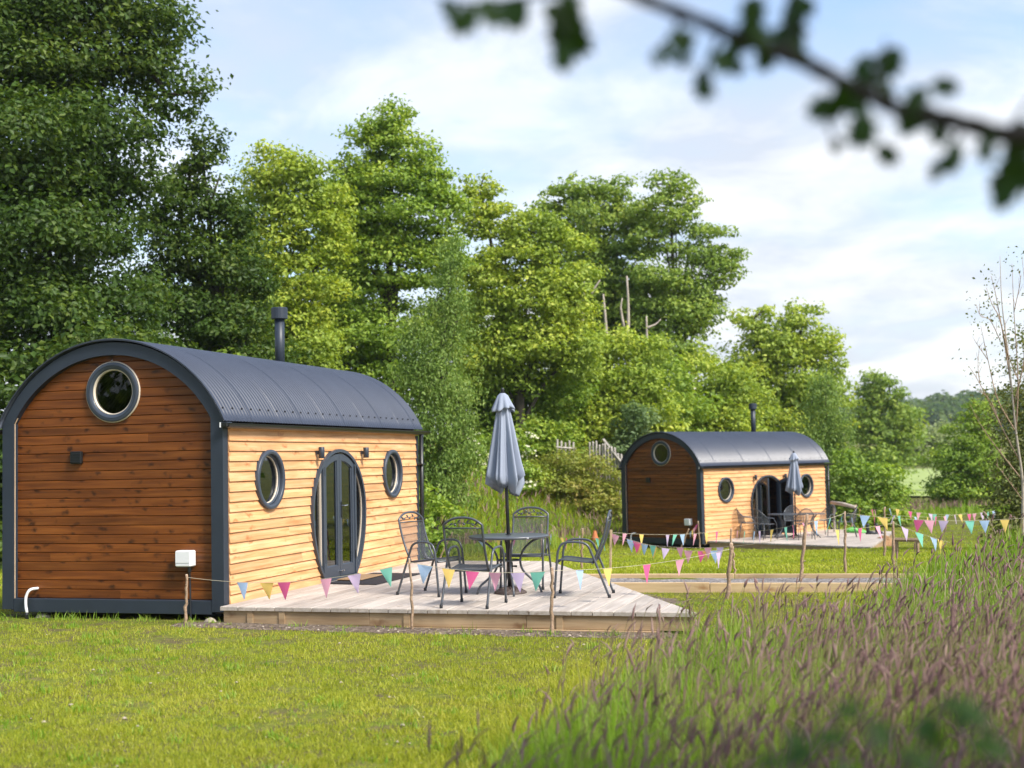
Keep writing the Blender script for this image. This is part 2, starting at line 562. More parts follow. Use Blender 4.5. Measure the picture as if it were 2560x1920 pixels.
def mk_np(name, verts, loops, sizes, m, parent=None, smooth_=False):
    """Big meshes straight from arrays; loops = flat vertex indices, sizes = corners per face (int or array)."""
    me = bpy.data.meshes.new(name)
    nv = len(verts)
    me.vertices.add(nv)
    me.vertices.foreach_set('co', np.asarray(verts, np.float32).ravel())
    loops = np.asarray(loops, np.int32).ravel()
    if np.isscalar(sizes):
        sizes = np.full(len(loops) // sizes, sizes, np.int32)
    me.loops.add(len(loops))
    me.loops.foreach_set('vertex_index', loops)
    me.polygons.add(len(sizes))
    st = np.concatenate([[0], np.cumsum(sizes)[:-1]]).astype(np.int32)
    me.polygons.foreach_set('loop_start', st)
    me.polygons.foreach_set('loop_total', np.asarray(sizes, np.int32))
    if smooth_:
        me.polygons.foreach_set('use_smooth', np.ones(len(sizes), bool))
    me.update(calc_edges=True)
    me.materials.append(M[m] if isinstance(m, str) else m)
    o = bpy.data.objects.new(name, me)
    col.objects.link(o)
    if parent is not None:
        o.parent = parent
    return o


def tag(o, label=None, cat=None, group=None, kind=None):
    if label:
        o['label'] = label
    if cat:
        o['category'] = cat
    if group:
        o['group'] = group
    if kind:
        o['kind'] = kind
    return o


def thing(name, label, cat, loc=(0, 0, 0), rz=0.0, group=None):
    o = bpy.data.objects.new(name, None)
    o.empty_display_size = 0.1
    col.objects.link(o)
    o.location = tuple(float(c) for c in loc)
    o.rotation_euler = (0, 0, rz)
    return tag(o, label, cat, group)


def copy_tree(o, parent=None):
    c = o.copy()
    col.objects.link(c)
    if parent is not None:
        c.parent = parent
    for ch in list(o.children):
        copy_tree(ch, c)
    return c


class MB:
    def __init__(self):
        self.v, self.f = [], []

    def add(self, verts, faces):
        k = len(self.v)
        self.v += [tuple(v) for v in verts]
        self.f += [tuple(i + k for i in f) for f in faces]
        return self

    def box(self, x0, x1, y0, y1, z0, z1, bev=0.0):
        if bev <= 0:
            return self.add([(x0, y0, z0), (x1, y0, z0), (x1, y1, z0), (x0, y1, z0), (x0, y0, z1), (x1, y0, z1), (x1, y1, z1), (x0, y1, z1)],
                            [(3, 2, 1, 0), (4, 5, 6, 7), (0, 1, 5, 4), (1, 2, 6, 5), (2, 3, 7, 6), (3, 0, 4, 7)])
        b = bev
        r = [(x0 + b, y0), (x1 - b, y0), (x1, y0 + b), (x1, y1 - b), (x1 - b, y1), (x0 + b, y1), (x0, y1 - b), (x0, y0 + b)]
        cx, cy = (x0 + x1) / 2, (y0 + y1) / 2
        def ins(p):
            return (p[0] + (b if p[0] < cx else -b) * 0.9, p[1] + (b if p[1] < cy else -b) * 0.9)
        ri = [ins(p) for p in r]
        vs = [(*p, z0) for p in ri] + [(*p, z0 + b) for p in r] + [(*p, z1 - b) for p in r] + [(*p, z1) for p in ri]
        fs = [tuple(range(7, -1, -1)), tuple(range(24, 32))]
        for q in range(3):
            for i in range(8):
                j = (i + 1) % 8
                fs.append((q * 8 + i, q * 8 + j, q * 8 + 8 + j, q * 8 + 8 + i))
        return self.add(vs, fs)

    def tube(self, pts, rad, n=8, caps=True):
        pts = [np.asarray(p, float) for p in pts]
        if np.isscalar(rad):
            rad = [rad] * len(pts)
        rings = []
        up = None
        for i, p in enumerate(pts):
            d = pts[min(i + 1, len(pts) - 1)] - pts[max(i - 1, 0)]
            d = d / (np.linalg.norm(d) + 1e-9)
            if up is None:
                a = np.array([0, 0, 1.0]) if abs(d[2]) < 0.9 else np.array([1.0, 0, 0])
                up = np.cross(d, a)
            up = up - d * (up @ d)
            up = up / (np.linalg.norm(up) + 1e-9)
            w = np.cross(d, up)
            rings.append([p + rad[i] * (math.cos(t) * up + math.sin(t) * w) for t in np.linspace(0, 2 * math.pi, n, endpoint=False)])
        vs = [v for r in rings for v in r]
        fs = []
        for i in range(len(pts) - 1):
            for j in range(n):
                k = (j + 1) % n
                fs.append((i * n + j, i * n + k, i * n + n + k, i * n + n + j))
        if caps:
            fs.append(tuple(range(n - 1, -1, -1)))
            fs.append(tuple(range((len(pts) - 1) * n, len(pts) * n)))
        return self.add(vs, fs)

    def lathe(self, prof, c=(0, 0, 0), n=24, cap=True):
        vs, fs = [], []
        for r, z in prof:
            for t in np.linspace(0, 2 * math.pi, n, endpoint=False):
                vs.append((c[0] + r * math.cos(t), c[1] + r * math.sin(t), c[2] + z))
        for i in range(len(prof) - 1):
            for j in range(n):
                k = (j + 1) % n
                fs.append((i * n + j, i * n + k, i * n + n + k, i * n + n + j))
        if cap:
            fs.append(tuple(range(n - 1, -1, -1)))
            fs.append(tuple(range((len(prof) - 1) * n, len(prof) * n)))
        return self.add(vs, fs)

    def sweep(self, loops):
        """Skin between equal-length closed loops."""
        n = len(loops[0])
        vs = [v for q in loops for v in q]
        fs = []
        for i in range(len(loops) - 1):
            for j in range(n):
                k = (j + 1) % n
                fs.append((i * n + j, i * n + k, i * n + n + k, i * n + n + j))
        return self.add(vs, fs)

    def build(self, name, m, parent=None, smooth_=False):
        return mk(name, self.v, self.f, m, parent, smooth_)


def bezier(pts, n=24):
    """Catmull-Rom through points."""
    P = [np.asarray(p, float) for p in pts]
    P = [2 * P[0] - P[1]] + P + [2 * P[-1] - P[-2]]
    out = []
    seg = len(P) - 3
    for i in range(seg):
        a, b, c, d = P[i:i + 4]
        m = max(2, n // seg)
        for t in np.linspace(0, 1, m, endpoint=(i == seg - 1)):
            out.append(0.5 * ((2 * b) + (c - a) * t + (2 * a - 5 * b + 4 * c - d) * t * t + (3 * b - a - 3 * c + d) * t ** 3))
    return out


# ------------------------------------------------------------------ ground
def build_ground():
    ss = np.concatenate([np.arange(-14, 46, 0.3), np.geomspace(46, 3500, 46)])
    lpos = np.concatenate([np.arange(0, 22, 0.35), np.geomspace(22.5, 3000, 36)])
    ll = np.concatenate([-lpos[:0:-1], lpos])
    S, Lg = np.meshgrid(ss, ll, indexing='ij')
    X, Y = from_sl(S, Lg)
    Z = gz(X, Y)
    n, m = S.shape
    v = np.stack([X.ravel(), Y.ravel(), Z.ravel()], 1)
    i = np.arange(n * m).reshape(n, m)
    q = np.stack([i[:-1, :-1], i[:-1, 1:], i[1:, 1:], i[1:, :-1]], -1).reshape(-1, 4)
    q = q[:, ::-1]
    o = mk_np('ground', v, q.ravel(), 4, 'ground', smooth_=True)
    tag(o, kind='structure')


build_ground()


def strip_sheet(name, pts_a, pts_b, m, lift, n=60, k=4):
    """A sheet draped between two lines, lift above the ground."""
    A, B = np.array(pts_a), np.array(pts_b)
    def along(Pp, t):
        d = np.linspace(0, 1, len(Pp))
        return np.stack([np.interp(t, d, Pp[:, 0]), np.interp(t, d, Pp[:, 1])], 1)
    t = np.linspace(0, 1, n)
    a, b = along(A, t), along(B, t)
    vs, fs = [], []
    for j in range(k + 1):
        p = a + (b - a) * (j / k)
        if 0 < j < k:
            pass
        else:
            p = p + RNG.normal(0, 0.035, p.shape)
        z = gz(p[:, 0], p[:, 1]) + lift * (1 if 0 < j < k else 0.15)
        vs += [tuple(c) for c in np.column_stack([p, z])]
    for j in range(k):
        for i in range(n - 1):
            fs.append((j * n + i, j * n + i + 1, (j + 1) * n + i + 1, (j + 1) * n + i))
    return tag(mk(name, vs, fs, m), kind='structure')


strip_sheet('bare_soil', [(-0.4, -0.55), (1.5, -0.62), (3.2, -0.6), (5.3, -0.5)], [(-0.35, -0.1), (1.5, -0.12), (3.2, -0.12), (5.1, -0.05)], 'soil', 0.016)
strip_sheet('soil_patch', [(4.6, 2.2), (3.95, 3.4), (3.2, 4.5)], [(5.0, 2.3), (4.6, 3.5), (4.1, 4.45)], 'soil', 0.014, n=24)

# ------------------------------------------------------------------ the gravel path with timber edging
PZ = -0.115


def path_pt(t, w):
    return PA + PD * t + PN * w


def plank_between(name, p0, p1, z0, z1, th, m, parent):
    a, b = np.array(p0), np.array(p1)
    d = (b - a) / np.linalg.norm(b - a)
    nrm = np.array([-d[1], d[0]])
    mb = MB()
    ln = float(np.linalg.norm(b - a))
    mb.box(0, ln, -th / 2, th / 2, z0, z1, 0.006)
    o = mb.build(name, m, parent)
    o.location = (a[0], a[1], 0)
    o.rotation_euler = (0, 0, math.atan2(d[1], d[0]))
    return o


gp = np.array([path_pt(t, w) for w in (0.06, 0.5, 0.94) for t in np.linspace(0.3, 6.2, 16)])
gq = [(j * 16 + i, j * 16 + i + 1, (j + 1) * 16 + i + 1, (j + 1) * 16 + i) for j in range(2) for i in range(15)]
tag(mk('gravel_path', [(p[0], p[1], PZ + 0.008 * math.sin(i * 2.1)) for i, p in enumerate(gp)], gq, 'gravel'), kind='structure')
edge = thing('timber_edging', 'pale new timber edging along the near side of the gravel path', 'edging', (0, 0, 0))
cuts = [0.0, 2.3, 4.6, 6.3]
for i in range(3):
    a, b = path_pt(cuts[i] + 0.004, 0), path_pt(cuts[i + 1] - 0.004, 0)
    plank_between('plank', a, b, -0.30, PZ + 0.03 - 0.006 * i, 0.06, 'sleeper', edge)
edge2 = thing('timber_edging', 'pale timber edging along the lawn side of the gravel path', 'edging', (0, 0, 0))
for i in range(3):
    a, b = path_pt(cuts[i] + 0.3, 1.0), path_pt(cuts[i + 1] + 0.292, 1.0)
    plank_between('plank', a, b, -0.34, PZ + 0.062 - 0.004 * i, 0.06, 'sleeper', edge2)

# ------------------------------------------------------------------ the cabin (pod)
PW, PL, PZJ, PHE = 2.974, 6.263, 2.20, 2.09
CXG = -PW / 2
R_OUT = ((PW / 2) ** 2 + 0.95 ** 2) / (2 * 0.95)
C_OUT = PZJ + 0.95 - R_OUT
HI = PW / 2 - 0.155
R_IN = (HI ** 2 + 0.78 ** 2) / (2 * 0.78)
C_IN = PZJ + 0.02 + 0.78 - R_IN


def arch_pts(half, zj, rad, cz, n=40, z0=0.0):
    """From bottom right up over the arch to bottom left, in (x,z)."""
    a0 = math.asin(min(1, half / rad))
    pts = [(CXG + half, z0)]
    for t in np.linspace(a0, -a0, n):
        pts.append((CXG + rad * math.sin(t), cz + rad * math.cos(t)))
    pts.append((CXG - half, z0))
    return pts


DOOR_C, DOOR_HW, DOOR_TOP, DOOR_MID, DOOR_BOT = 3.17, 0.89, 1.86, 1.02, 0.115


def door_half(z):
    """Half width of the oval door opening (outer edge of its frame) at height z."""
    if z >= DOOR_MID:
        t = (z - DOOR_MID) / (DOOR_TOP - DOOR_MID)
        return DOOR_HW * math.sqrt(max(0, 1 - t * t)) if t < 1 else 0.0
    t = (DOOR_MID - z) / 1.13
    return DOOR_HW * math.sqrt(max(0, 1 - t * t))


WIN = [(1.11, 1.485, 0.365), (5.15, 1.49, 0.365)]


def side_board(z0, z1, ya, yb, la=None, lb=None, sx=1.0, x0=0.0):
    """One lap board; la/lb give its end as a function of z. Bottom edge proud, top tucked behind the next."""
    n = 2 if la is None and lb is None else 7
    zs = np.linspace(z0 - 0.018, z1 + 0.004, n)
    v, f = [], []
    for i, z in enumerate(zs):
        t = (z - zs[0]) / (zs[-1] - zs[0])
        xo = x0 + sx * (0.0 + 0.024 * (1 - t))
        xi = x0 - sx * 0.018 + sx * 0.016 * (1 - t)
        zz = min(max(z, z0), z1)
        a = ya if la is None else la(zz)
        b = yb if lb is None else lb(zz)
        v += [(xo, a, z), (xo, b, z), (xi, b, z), (xi, a, z)]
    for i in range(n - 1):
        k = i * 4
        for j in range(4):
            q = (j + 1) % 4
            f.append((k + j, k + q, k + 4 + q, k + 4 + j))
    f.append((3, 2, 1, 0))
    e = (n - 1) * 4
    f.append((e, e + 1, e + 2, e + 3))
    return v, f


def build_pod(label, loc, rz):
    pod = thing('garden_pod', label, 'cabin', loc, rz, 'round-roofed wooden cabins')
    rr = random.Random(3)
    # --- front arch frame: two posts and two arch halves
    o_p = arch_pts(PW / 2, PZJ, R_OUT, C_OUT, 40)
    i_p = arch_pts(HI, PZJ, R_IN, C_IN, 40)

    def frame_piece(name, i0, i1, y0, y1, parent):
        loops = []
        for i in range(i0, i1 + 1):
            (xo, zo), (xi, zi) = o_p[i], i_p[i]
            if i == i0 == 0 or i == i1 == len(o_p) - 1:
                pass
            loops.append([(xo, y0, zo), (xi, y0, zi), (xi, y1, zi), (xo, y1, zo)])
        mb = MB()
        mb.sweep(loops)
        n = len(loops)
        mb.f.append((3, 2, 1, 0))
        mb.f.append(((n - 1) * 4, (n - 1) * 4 + 1, (n - 1) * 4 + 2, (n - 1) * 4 + 3))
        return mb.build(name, 'paint', parent)
    frame_piece('corner_post', 0, 1, 0.0, 0.12, pod)
    frame_piece('arch_frame', 1, 20, -0.002, 0.12, pod)
    frame_piece('arch_frame', 20, 40, 0.0, 0.12, pod)
    frame_piece('corner_post', 40, 41, 0.002, 0.12, pod)
    MB().box(-PW + 0.157, -0.157, 0.006, 0.12, -0.03, 0.127, 0.004).build('sill_beam', 'paint', pod)
    # pale lining edge inside the frame on the left jamb and arch
    lp = arch_pts(HI - 0.004, PZJ, R_IN - 0.004, C_IN, 40, 0.13)
    loops = []
    for i in range(39, 42):
        x, z = lp[i]
        nx, nz = (1, 0) if i == 41 else ((CXG - x) / R_IN, (C_IN - z) / R_IN)
        nn = math.hypot(nx, nz)
        nx, nz = nx / nn, nz / nn
        loops.append([(x, 0.018, z), (x + nx * 0.006, 0.018, z + nz * 0.006), (x + nx * 0.006, 0.028, z + nz * 0.006), (x, 0.028, z)])
    MB().sweep(loops).build('lining_trim', 'plywood', pod)

    # --- gable boards, one by one
    GW, GZ, GR = CXG, 2.575, 0.335
    row, z, Y0 = 0.1075, 0.127, 0.085
    while z < PZJ + 0.78:
        z1 = min(z + row, C_IN + R_IN + 0.02)
        def half(zz):
            if zz <= PZJ:
                return HI + 0.02
            return min(HI + 0.02, math.sqrt(max(0.0, (R_IN + 0.03) ** 2 - (zz - C_IN) ** 2)))
        def hole(zz):
            return math.sqrt(max(0.0, GR ** 2 - (zz - GZ) ** 2))
        segs = [(lambda q: GW - half(q), lambda q: GW + half(q))]
        if z1 > GZ - GR and z < GZ + GR:
            segs = [(lambda q: GW - half(q), lambda q: GW - hole(q)), (lambda q: GW + hole(q), lambda q: GW + half(q))]
        elif rr.random() < 0.35:
            jx = GW + rr.uniform(-0.9, 0.9)
            segs = [(lambda q: GW - half(q), lambda q, j=jx: j - 0.001), (lambda q, j=jx: j + 0.001, lambda q: GW + half(q))]
        for fa, fb in segs:
            zs = [z + 0.0005, z + 0.009, z + row * 0.35, z + row * 0.65, z1 - 0.007, z1 - 0.0005]
            ys = [Y0 + 0.011, Y0, Y0, Y0, Y0, Y0 + 0.008]
            v, f = [], []
            for q, y in zip(zs, ys):
                a, b = fa(q), fb(q)
                v += [(a, y, q), (b, y, q), (b, Y0 + 0.03, q), (a, Y0 + 0.03, q)]
            for i in range(5):
                k = i * 4
                for j in range(4):
                    w = (j + 1) % 4
                    f.append((k + j, k + w, k + 4 + w, k + 4 + j))
            f += [(3, 2, 1, 0), (20, 21, 22, 23)]
            mk('gable_board', v, f, 'stain', pod)
        z += row

    # --- lap siding on both long sides, board by board
    nrow = 17
    pitch = (PHE - 0.086) / nrow
    for i in range(nrow):
        z0, z1 = 0.086 + i * pitch, 0.086 + (i + 1) * pitch
        zm0, zm1 = z0 - 0.018, z1 + 0.004
        holes = []
        for (c, cz, r) in WIN:
            rc = r - 0.03
            if zm1 > cz - rc and zm0 < cz + rc:
                holes.append((c, lambda q, cz=cz, rc=rc: math.sqrt(max(0, rc * rc - (q - cz) ** 2))))
        if zm0 < DOOR_TOP - 0.03:
            holes.append((DOOR_C, lambda q: max(0, door_half(min(q, DOOR_TOP)) - 0.035)))
        holes.sort(key=lambda h: h[0])
        start, la = 0.004, None
        ends = [0.12] + [h[0] for h in holes] + [PL - 0.05]
        for k in range(len(holes) + 1):
            lb = None
            if k < len(holes):
                c, hw = holes[k]
                lb = (lambda q, c=c, hw=hw: c - hw(q))
            ya, yb = ends[k], ends[k + 1]
            if la is None and lb is None and rr.random() < 0.8 or (yb - ya > 1.9 and rr.random() < 0.45):
                j = ya + (yb - ya) * rr.uniform(0.3, 0.7)
                if la is None or abs(j - ya) > 0.6:
                    if lb is None or abs(yb - j) > 0.95:
                        v, f = side_board(z0, z1, ya, j - 0.0015, la, (lambda q, j=j: j - 0.0015) if la else None)
                        mk('cladding_board', v, f, 'larch', pod)
                        v, f = side_board(z0, z1, j + 0.0015, yb, (lambda q, j=j: j + 0.0015) if lb else None, lb)
                        mk('cladding_board', v, f, 'larch', pod)
                        if k < len(holes):
                            la = (lambda q, c=c, hw=hw: c + hw(q))
                        continue
            if la is not None and lb is None:
                lb2 = (lambda q, yb=yb: yb)
            else:
                lb2 = lb
            if lb is not None and la is None:
                la2 = (lambda q, ya=ya: ya)
            else:
                la2 = la
            v, f = side_board(z0, z1, ya, yb, la2, lb2)
            mk('cladding_board', v, f, 'larch', pod)
            if k < len(holes):
                la = (lambda q, c=c, hw=hw: c + hw(q))
        v, f = side_board(z0, z1, 0.12, PL - 0.05, sx=-1.0, x0=-PW)
        mk('cladding_board', v, [q[::-1] for q in f], 'larch', pod)
    # back gable, floor, corner trims
    bp = arch_pts(PW / 2 - 0.03, PZJ, R_OUT - 0.03, C_OUT, 28, 0.0)
    nb = len(bp)
    mk('back_gable', [(x, PL - 0.06, z) for x, z in bp] + [(x, PL, z) for x, z in bp],
       [tuple(range(nb)), tuple(range(2 * nb - 1, nb - 1, -1))] + [(i, i + nb, (i + 1) % nb + nb, (i + 1) % nb) for i in range(nb)], 'stain', pod)
    MB().box(-PW + 0.03, -0.03, 0.13, PL - 0.07, -0.03, 0.10).build('floor', 'floor_in', pod)
    MB().box(-PW + 0.05, -PW + 0.07, 0.13, PL - 0.08, 0.1, 2.2).build('lining_panel', 'dark_in', pod)
    for y in (0.5, 3.1, PL - 0.6):
        for x in (-PW + 0.3, -0.35):
            MB().box(x - 0.1, x + 0.1, y - 0.1, y + 0.1, -0.32, -0.031, 0.01).build('support_block', 'paint', pod)
    MB().box(-0.03, 0.034, PL - 0.052, PL + 0.012, 0.0, PHE - 0.02, 0.004).build('corner_trim', 'paint', pod)
    # soffit board under the eave
    MB().box(-0.02, 0.03, 0.125, PL + 0.05, PHE - 0.003, PHE + 0.045, 0.003).build('eave_board', 'larch', pod)

    # --- corrugated roof sheets
    ro = R_OUT + 0.035
    a0 = math.asin((PW / 2 + 0.035) / ro) + 0.018
    nseg = 30
    pitch_c = 0.076
    y, ystart, yend = -0.045, -0.045, PL + 0.20
    k = 0
    width = pitch_c * 9
    while y < yend - 0.05:
        y2 = min(y + width + pitch_c * 0.9, yend)
        ny = int(round((y2 - y) / pitch_c * 8)) + 1
        ysamp = np.linspace(y, y2, ny)
        lift = 0.0014 * (k % 2)
        ang = np.linspace(a0, -a0, nseg)
        h = 0.0085 * np.sin((ysamp - ystart) / pitch_c * 2 * math.pi)
        rad = ro + h[None, :] + lift
        X = CXG + rad * np.sin(ang)[:, None]
        Z = C_OUT + rad * np.cos(ang)[:, None]
        Yg = np.broadcast_to(ysamp[None, :], X.shape)
        v = np.stack([X.ravel(), Yg.ravel(), Z.ravel()], 1)
        rad2 = rad - 0.012
        v2 = np.stack([(CXG + rad2 * np.sin(ang)[:, None]).ravel(), Yg.ravel(), (C_OUT + rad2 * np.cos(ang)[:, None]).ravel()], 1)
        idx = np.arange(nseg * ny).reshape(nseg, ny)
        q1 = np.stack([idx[:-1, :-1], idx[:-1, 1:], idx[1:, 1:], idx[1:, :-1]], -1).reshape(-1, 4)
        off = nseg * ny
        q2 = q1[:, ::-1] + off
        def strip(line):
            return np.stack([line[:-1], line[1:], line[1:] + off, line[:-1] + off], 1)
        q = np.concatenate([q1, q2, strip(idx[0]), strip(idx[-1])[:, ::-1], strip(idx[:, 0])[:, ::-1], strip(idx[:, -1])])
        mk_np('roof_sheet', np.concatenate([v, v2]), q.ravel(), 4, 'roof', pod, smooth_=True)
        y += width
        k += 1
    # fixings near both eaves: too small to pick apart
    mb = MB()
    for side in (1, -1):
        a = (a0 - 0.10) * side
        yy = 0.04
        while yy < PL + 0.15:
            r = ro + 0.0125
            c = np.array([CXG + r * math.sin(a), yy, C_OUT + r * math.cos(a)])
            nrm = np.array([math.sin(a), 0, math.cos(a)])
            mb.tube([c - nrm * 0.004, c + nrm * 0.007], [0.013, 0.009], 6)
            yy += pitch_c * 3
    tag(mb.build('roof_fixings', 'screw', pod), kind='stuff')
    # gutters: half round, with end caps
    for sx, x0 in ((1, 0.075), (-1, -PW - 0.075)):
        loops = []
        for yy in np.linspace(-0.06, PL + 0.30, 6):
            arc = [(x0 + 0.052 * math.cos(t), yy, PHE + 0.062 + 0.052 * math.sin(t) * 1.1) for t in np.linspace(math.pi, 2 * math.pi, 11)]
            arc2 = [(x0 + 0.047 * math.cos(t), yy, PHE + 0.063 + 0.047 * math.sin(t) * 1.1) for t in np.linspace(2 * math.pi, math.pi, 11)]
            loops.append(arc + arc2)
        mb = MB().sweep(loops)
        for yy in (-0.06, PL + 0.30):
            cap = [(x0 + 0.053 * math.cos(t), yy, PHE + 0.062 + 0.053 * math.sin(t) * 1.1) for t in np.linspace(math.pi, 2 * math.pi, 11)]
            k = len(mb.v)
            mb.v += cap + [(p[0], p[1] + 0.006, p[2]) for p in cap]
            mb.f += [tuple(range(k, k + 11)), tuple(range(k + 21, k + 10, -1))] + [(k + i, k + (i + 1) % 11, k + 11 + (i + 1) % 11, k + 11 + i) for i in range(11)]
        g = mb.build('gutter', 'black', pod)
        if sx == 1:
            MB().box(0.0, 0.10, -0.075, 0.055, PHE + 0.015, PHE + 0.075, 0.01).build('gutter_end', 'black', g)
            MB().box(0.005, 0.02, -0.082, -0.076, PHE + 0.012, PHE + 0.07).build('end_label', 'white_pl', g)
    dp = MB().tube([(0.075, PL + 0.035, PHE + 0.02), (0.07, PL + 0.035, 1.0), (0.07, PL + 0.035, 0.36), (0.075, PL + 0.04, 0.24), (0.13, PL + 0.03, 0.13), (0.20, PL + 0.02, 0.105)], 0.034, 12).build('downpipe', 'black', pod, True)
    for zz in (1.62, 0.75):
        MB().box(0.028, 0.118, PL - 0.06, PL + 0.08, zz - 0.013, zz + 0.013, 0.003).build('bracket', 'black', dp)
    # flue
    fx, fy = -1.72, 4.93
    flue = MB().lathe([(0.076, 0), (0.076, 0.9)], (fx, fy, 3.03), 20).build('flue_pipe', 'paint', pod, True)
    MB().lathe([(0.08, 0), (0.126, 0.012), (0.128, 0.175), (0.12, 0.185), (0.05, 0.19)], (fx, fy, 3.905), 20).build('flue_cowl', 'paint', flue)
    MB().lathe([(0.20, 0), (0.12, 0.06), (0.09, 0.09)], (fx, fy, 3.08), 20).build('flashing', 'roof', flue, True)

    # --- round windows
    def ring(cen, ax, prof, n=48):
        """Profile list of (radius, out) swept round a window centre; ax 'x' faces +x, 'y' faces -y."""
        loops = []
        for t in np.linspace(0, 2 * math.pi, n + 1):
            c, s = math.cos(t), math.sin(t)
            if ax == 'x':
                loops.append([(cen[0] + o, cen[1] + r * c, cen[2] + r * s) for r, o in prof])
            else:
                loops.append([(cen[0] + r * c, cen[1] - o, cen[2] + r * s) for r, o in prof])
        return MB().sweep(loops)

    def disc(cen, ax, r, o, n=48):
        v = []
        for t in np.linspace(0, 2 * math.pi, n, endpoint=False):
            v.append((cen[0] + o, cen[1] + r * math.cos(t), cen[2] + r * math.sin(t)) if ax == 'x' else (cen[0] + r * math.cos(t), cen[1] - o, cen[2] + r * math.sin(t)))
        return v, [tuple(range(n))]
    for (c, cz, r) in WIN:
        cen = (0.0, c, cz)
        fr = ring(cen, 'x', [(r, -0.04), (r, 0.052), (r - 0.006, 0.06), (r - 0.05, 0.06), (r - 0.056, 0.052), (r - 0.058, -0.05)]).build('window', 'door_paint', pod, True)
        ring(cen, 'x', [(r - 0.057, -0.06), (r - 0.057, 0.018), (r - 0.076, 0.012), (r - 0.078, -0.06)]).build('sash', 'door_paint', fr, True)
        ring(cen, 'x', [(r - 0.077, -0.03), (r - 0.077, -0.006), (r - 0.086, -0.010), (r - 0.088, -0.032)]).build('seal', 'seal', fr, True)
        mk('pane', *disc(cen, 'x', r - 0.085, -0.022), 'glass', fr)
    cen = (CXG, 0.085, 2.565)
    r = 0.352
    fr = ring(cen, 'y', [(r, -0.02), (r, 0.034), (r - 0.004, 0.038), (r - 0.075, 0.032), (r - 0.08, 0.02), (r - 0.082, -0.05)]).build('window', 'door_paint', pod, True)
    ring(cen, 'y', [(r + 0.012, -0.01), (r + 0.012, 0.02), (r + 0.001, 0.022), (r + 0.001, -0.01)]).build('seal', 'seal', fr, True)
    ring(cen, 'y', [(r - 0.037, 0.02), (r - 0.037, 0.0372), (r - 0.042, 0.0368), (r - 0.042, 0.02)]).build('gasket', 'gasket', fr, True)
    ring(cen, 'y', [(r - 0.081, -0.05), (r - 0.081, 0.018), (r - 0.094, 0.012), (r - 0.096, -0.05)]).build('seal', 'seal', fr, True)
    mk('pane', *[q if i == 0 else [f[::-1] for f in q] for i, q in enumerate(disc(cen, 'y', r - 0.094, -0.02))], 'glass_dark', fr)
    # hook above the window, vent, meter box, hose
    MB().tube([(CXG - 0.015, 0.083, 2.962), (CXG - 0.01, 0.055, 2.945), (CXG, 0.045, 2.937), (CXG + 0.012, 0.055, 2.945)], 0.004, 6).build('hook', 'chrome', pod)
    vt = MB().box(-2.06, -1.905, 0.040, 0.087, 1.722, 1.872, 0.008).build('vent_cover', 'black', pod)
    for q in range(4):
        MB().box(-2.045, -1.92, 0.030, 0.0395, 1.745 + q * 0.03, 1.757 + q * 0.03).build('louvre', 'gasket', vt)
    mbx = MB().box(-0.60, -0.40, -0.05, 0.083, 0.515, 0.70, 0.012).build('meter_box', 'white_pl', pod)
    MB().box(-0.59, -0.41, -0.054, -0.051, 0.56, 0.69, 0.001).build('cover', 'white_pl', mbx)
    MB().tube([(-0.44, 0.0, 0.513), (-0.44, 0.0, 0.455)], 0.021, 10).build('cable_gland', 'black', mbx)
    MB().tube(bezier([(-0.44, 0.0, 0.455), (-0.44, 0.01, 0.33), (-0.43, -0.002, 0.16), (-0.42, -0.01, -0.16)], 16), 0.011, 8).build('cable', 'gasket', mbx)
    hp = MB().tube(bezier([(-2.53, 0.08, 0.245), (-2.56, -0.03, 0.235), (-2.595, -0.055, 0.16), (-2.59, -0.07, 0.06), (-2.57, -0.075, -0.03)], 24), 0.017, 10).build('water_pipe', 'white_pl', pod, True)
    MB().lathe([(0.026, 0), (0.028, 0.06), (0.02, 0.08)], (-2.57, -0.075, -0.11), 10).build('pipe_fitting', 'black', hp)
    # wall lights either side of the door
    for yy in (2.47, 3.98):
        wlp = MB().lathe([(0.036, 0.0), (0.04, 0.004), (0.04, 0.146), (0.036, 0.15)], (0.095, yy, 1.735), 16).build('wall_light', 'paint', pod, True)
        MB().box(0.018, 0.058, yy - 0.022, yy + 0.022, 1.785, 1.835, 0.004).build('mount', 'paint', wlp)
    # --- oval door frame (fixed): rim following the opening, mullions, side lights
    outer, inner = [], []
    zs = list(np.linspace(DOOR_BOT, 1.5, 22)) + [DOOR_MID + (DOOR_TOP - DOOR_MID) * math.sin(t) for t in np.linspace(math.asin((1.5 - DOOR_MID) / (DOOR_TOP - DOOR_MID)) + 0.05, math.pi / 2, 14)]
    def rim(wd):
        left, right = [], []
        for z_ in zs:
            # offset inwards along the normal
            e = 1e-3
            h0, h1 = door_half(z_ - e), door_half(min(z_ + e, DOOR_TOP))
            dh = (h1 - h0) / (2 * e)
            nl = math.hypot(1, dh)
            hw = door_half(z_)
            if hw < 1e-4:
                right.append((0.0, z_ - wd))
                left.append((0.0, z_ - wd))
                continue
            y_ = hw - wd / nl
            zz_ = z_ + wd * dh / nl
            right.append((max(y_, 0), max(zz_, DOOR_BOT)))
            left.append((-max(y_, 0), max(zz_, DOOR_BOT)))
        return right + left[::-1][1:]
    ro_, ri_ = rim(0.0), rim(0.042)
    loops = [[(-0.05, DOOR_C + a, b), (0.055, DOOR_C + a, b), (0.055, DOOR_C + c, d), (-0.05, DOOR_C + c, d)] for (a, b), (c, d) in zip(ro_, ri_)]
    dfr = MB().sweep(loops).build('door_frame', 'door_paint', pod)
    rs_, rt_ = rim(0.043), rim(0.053)
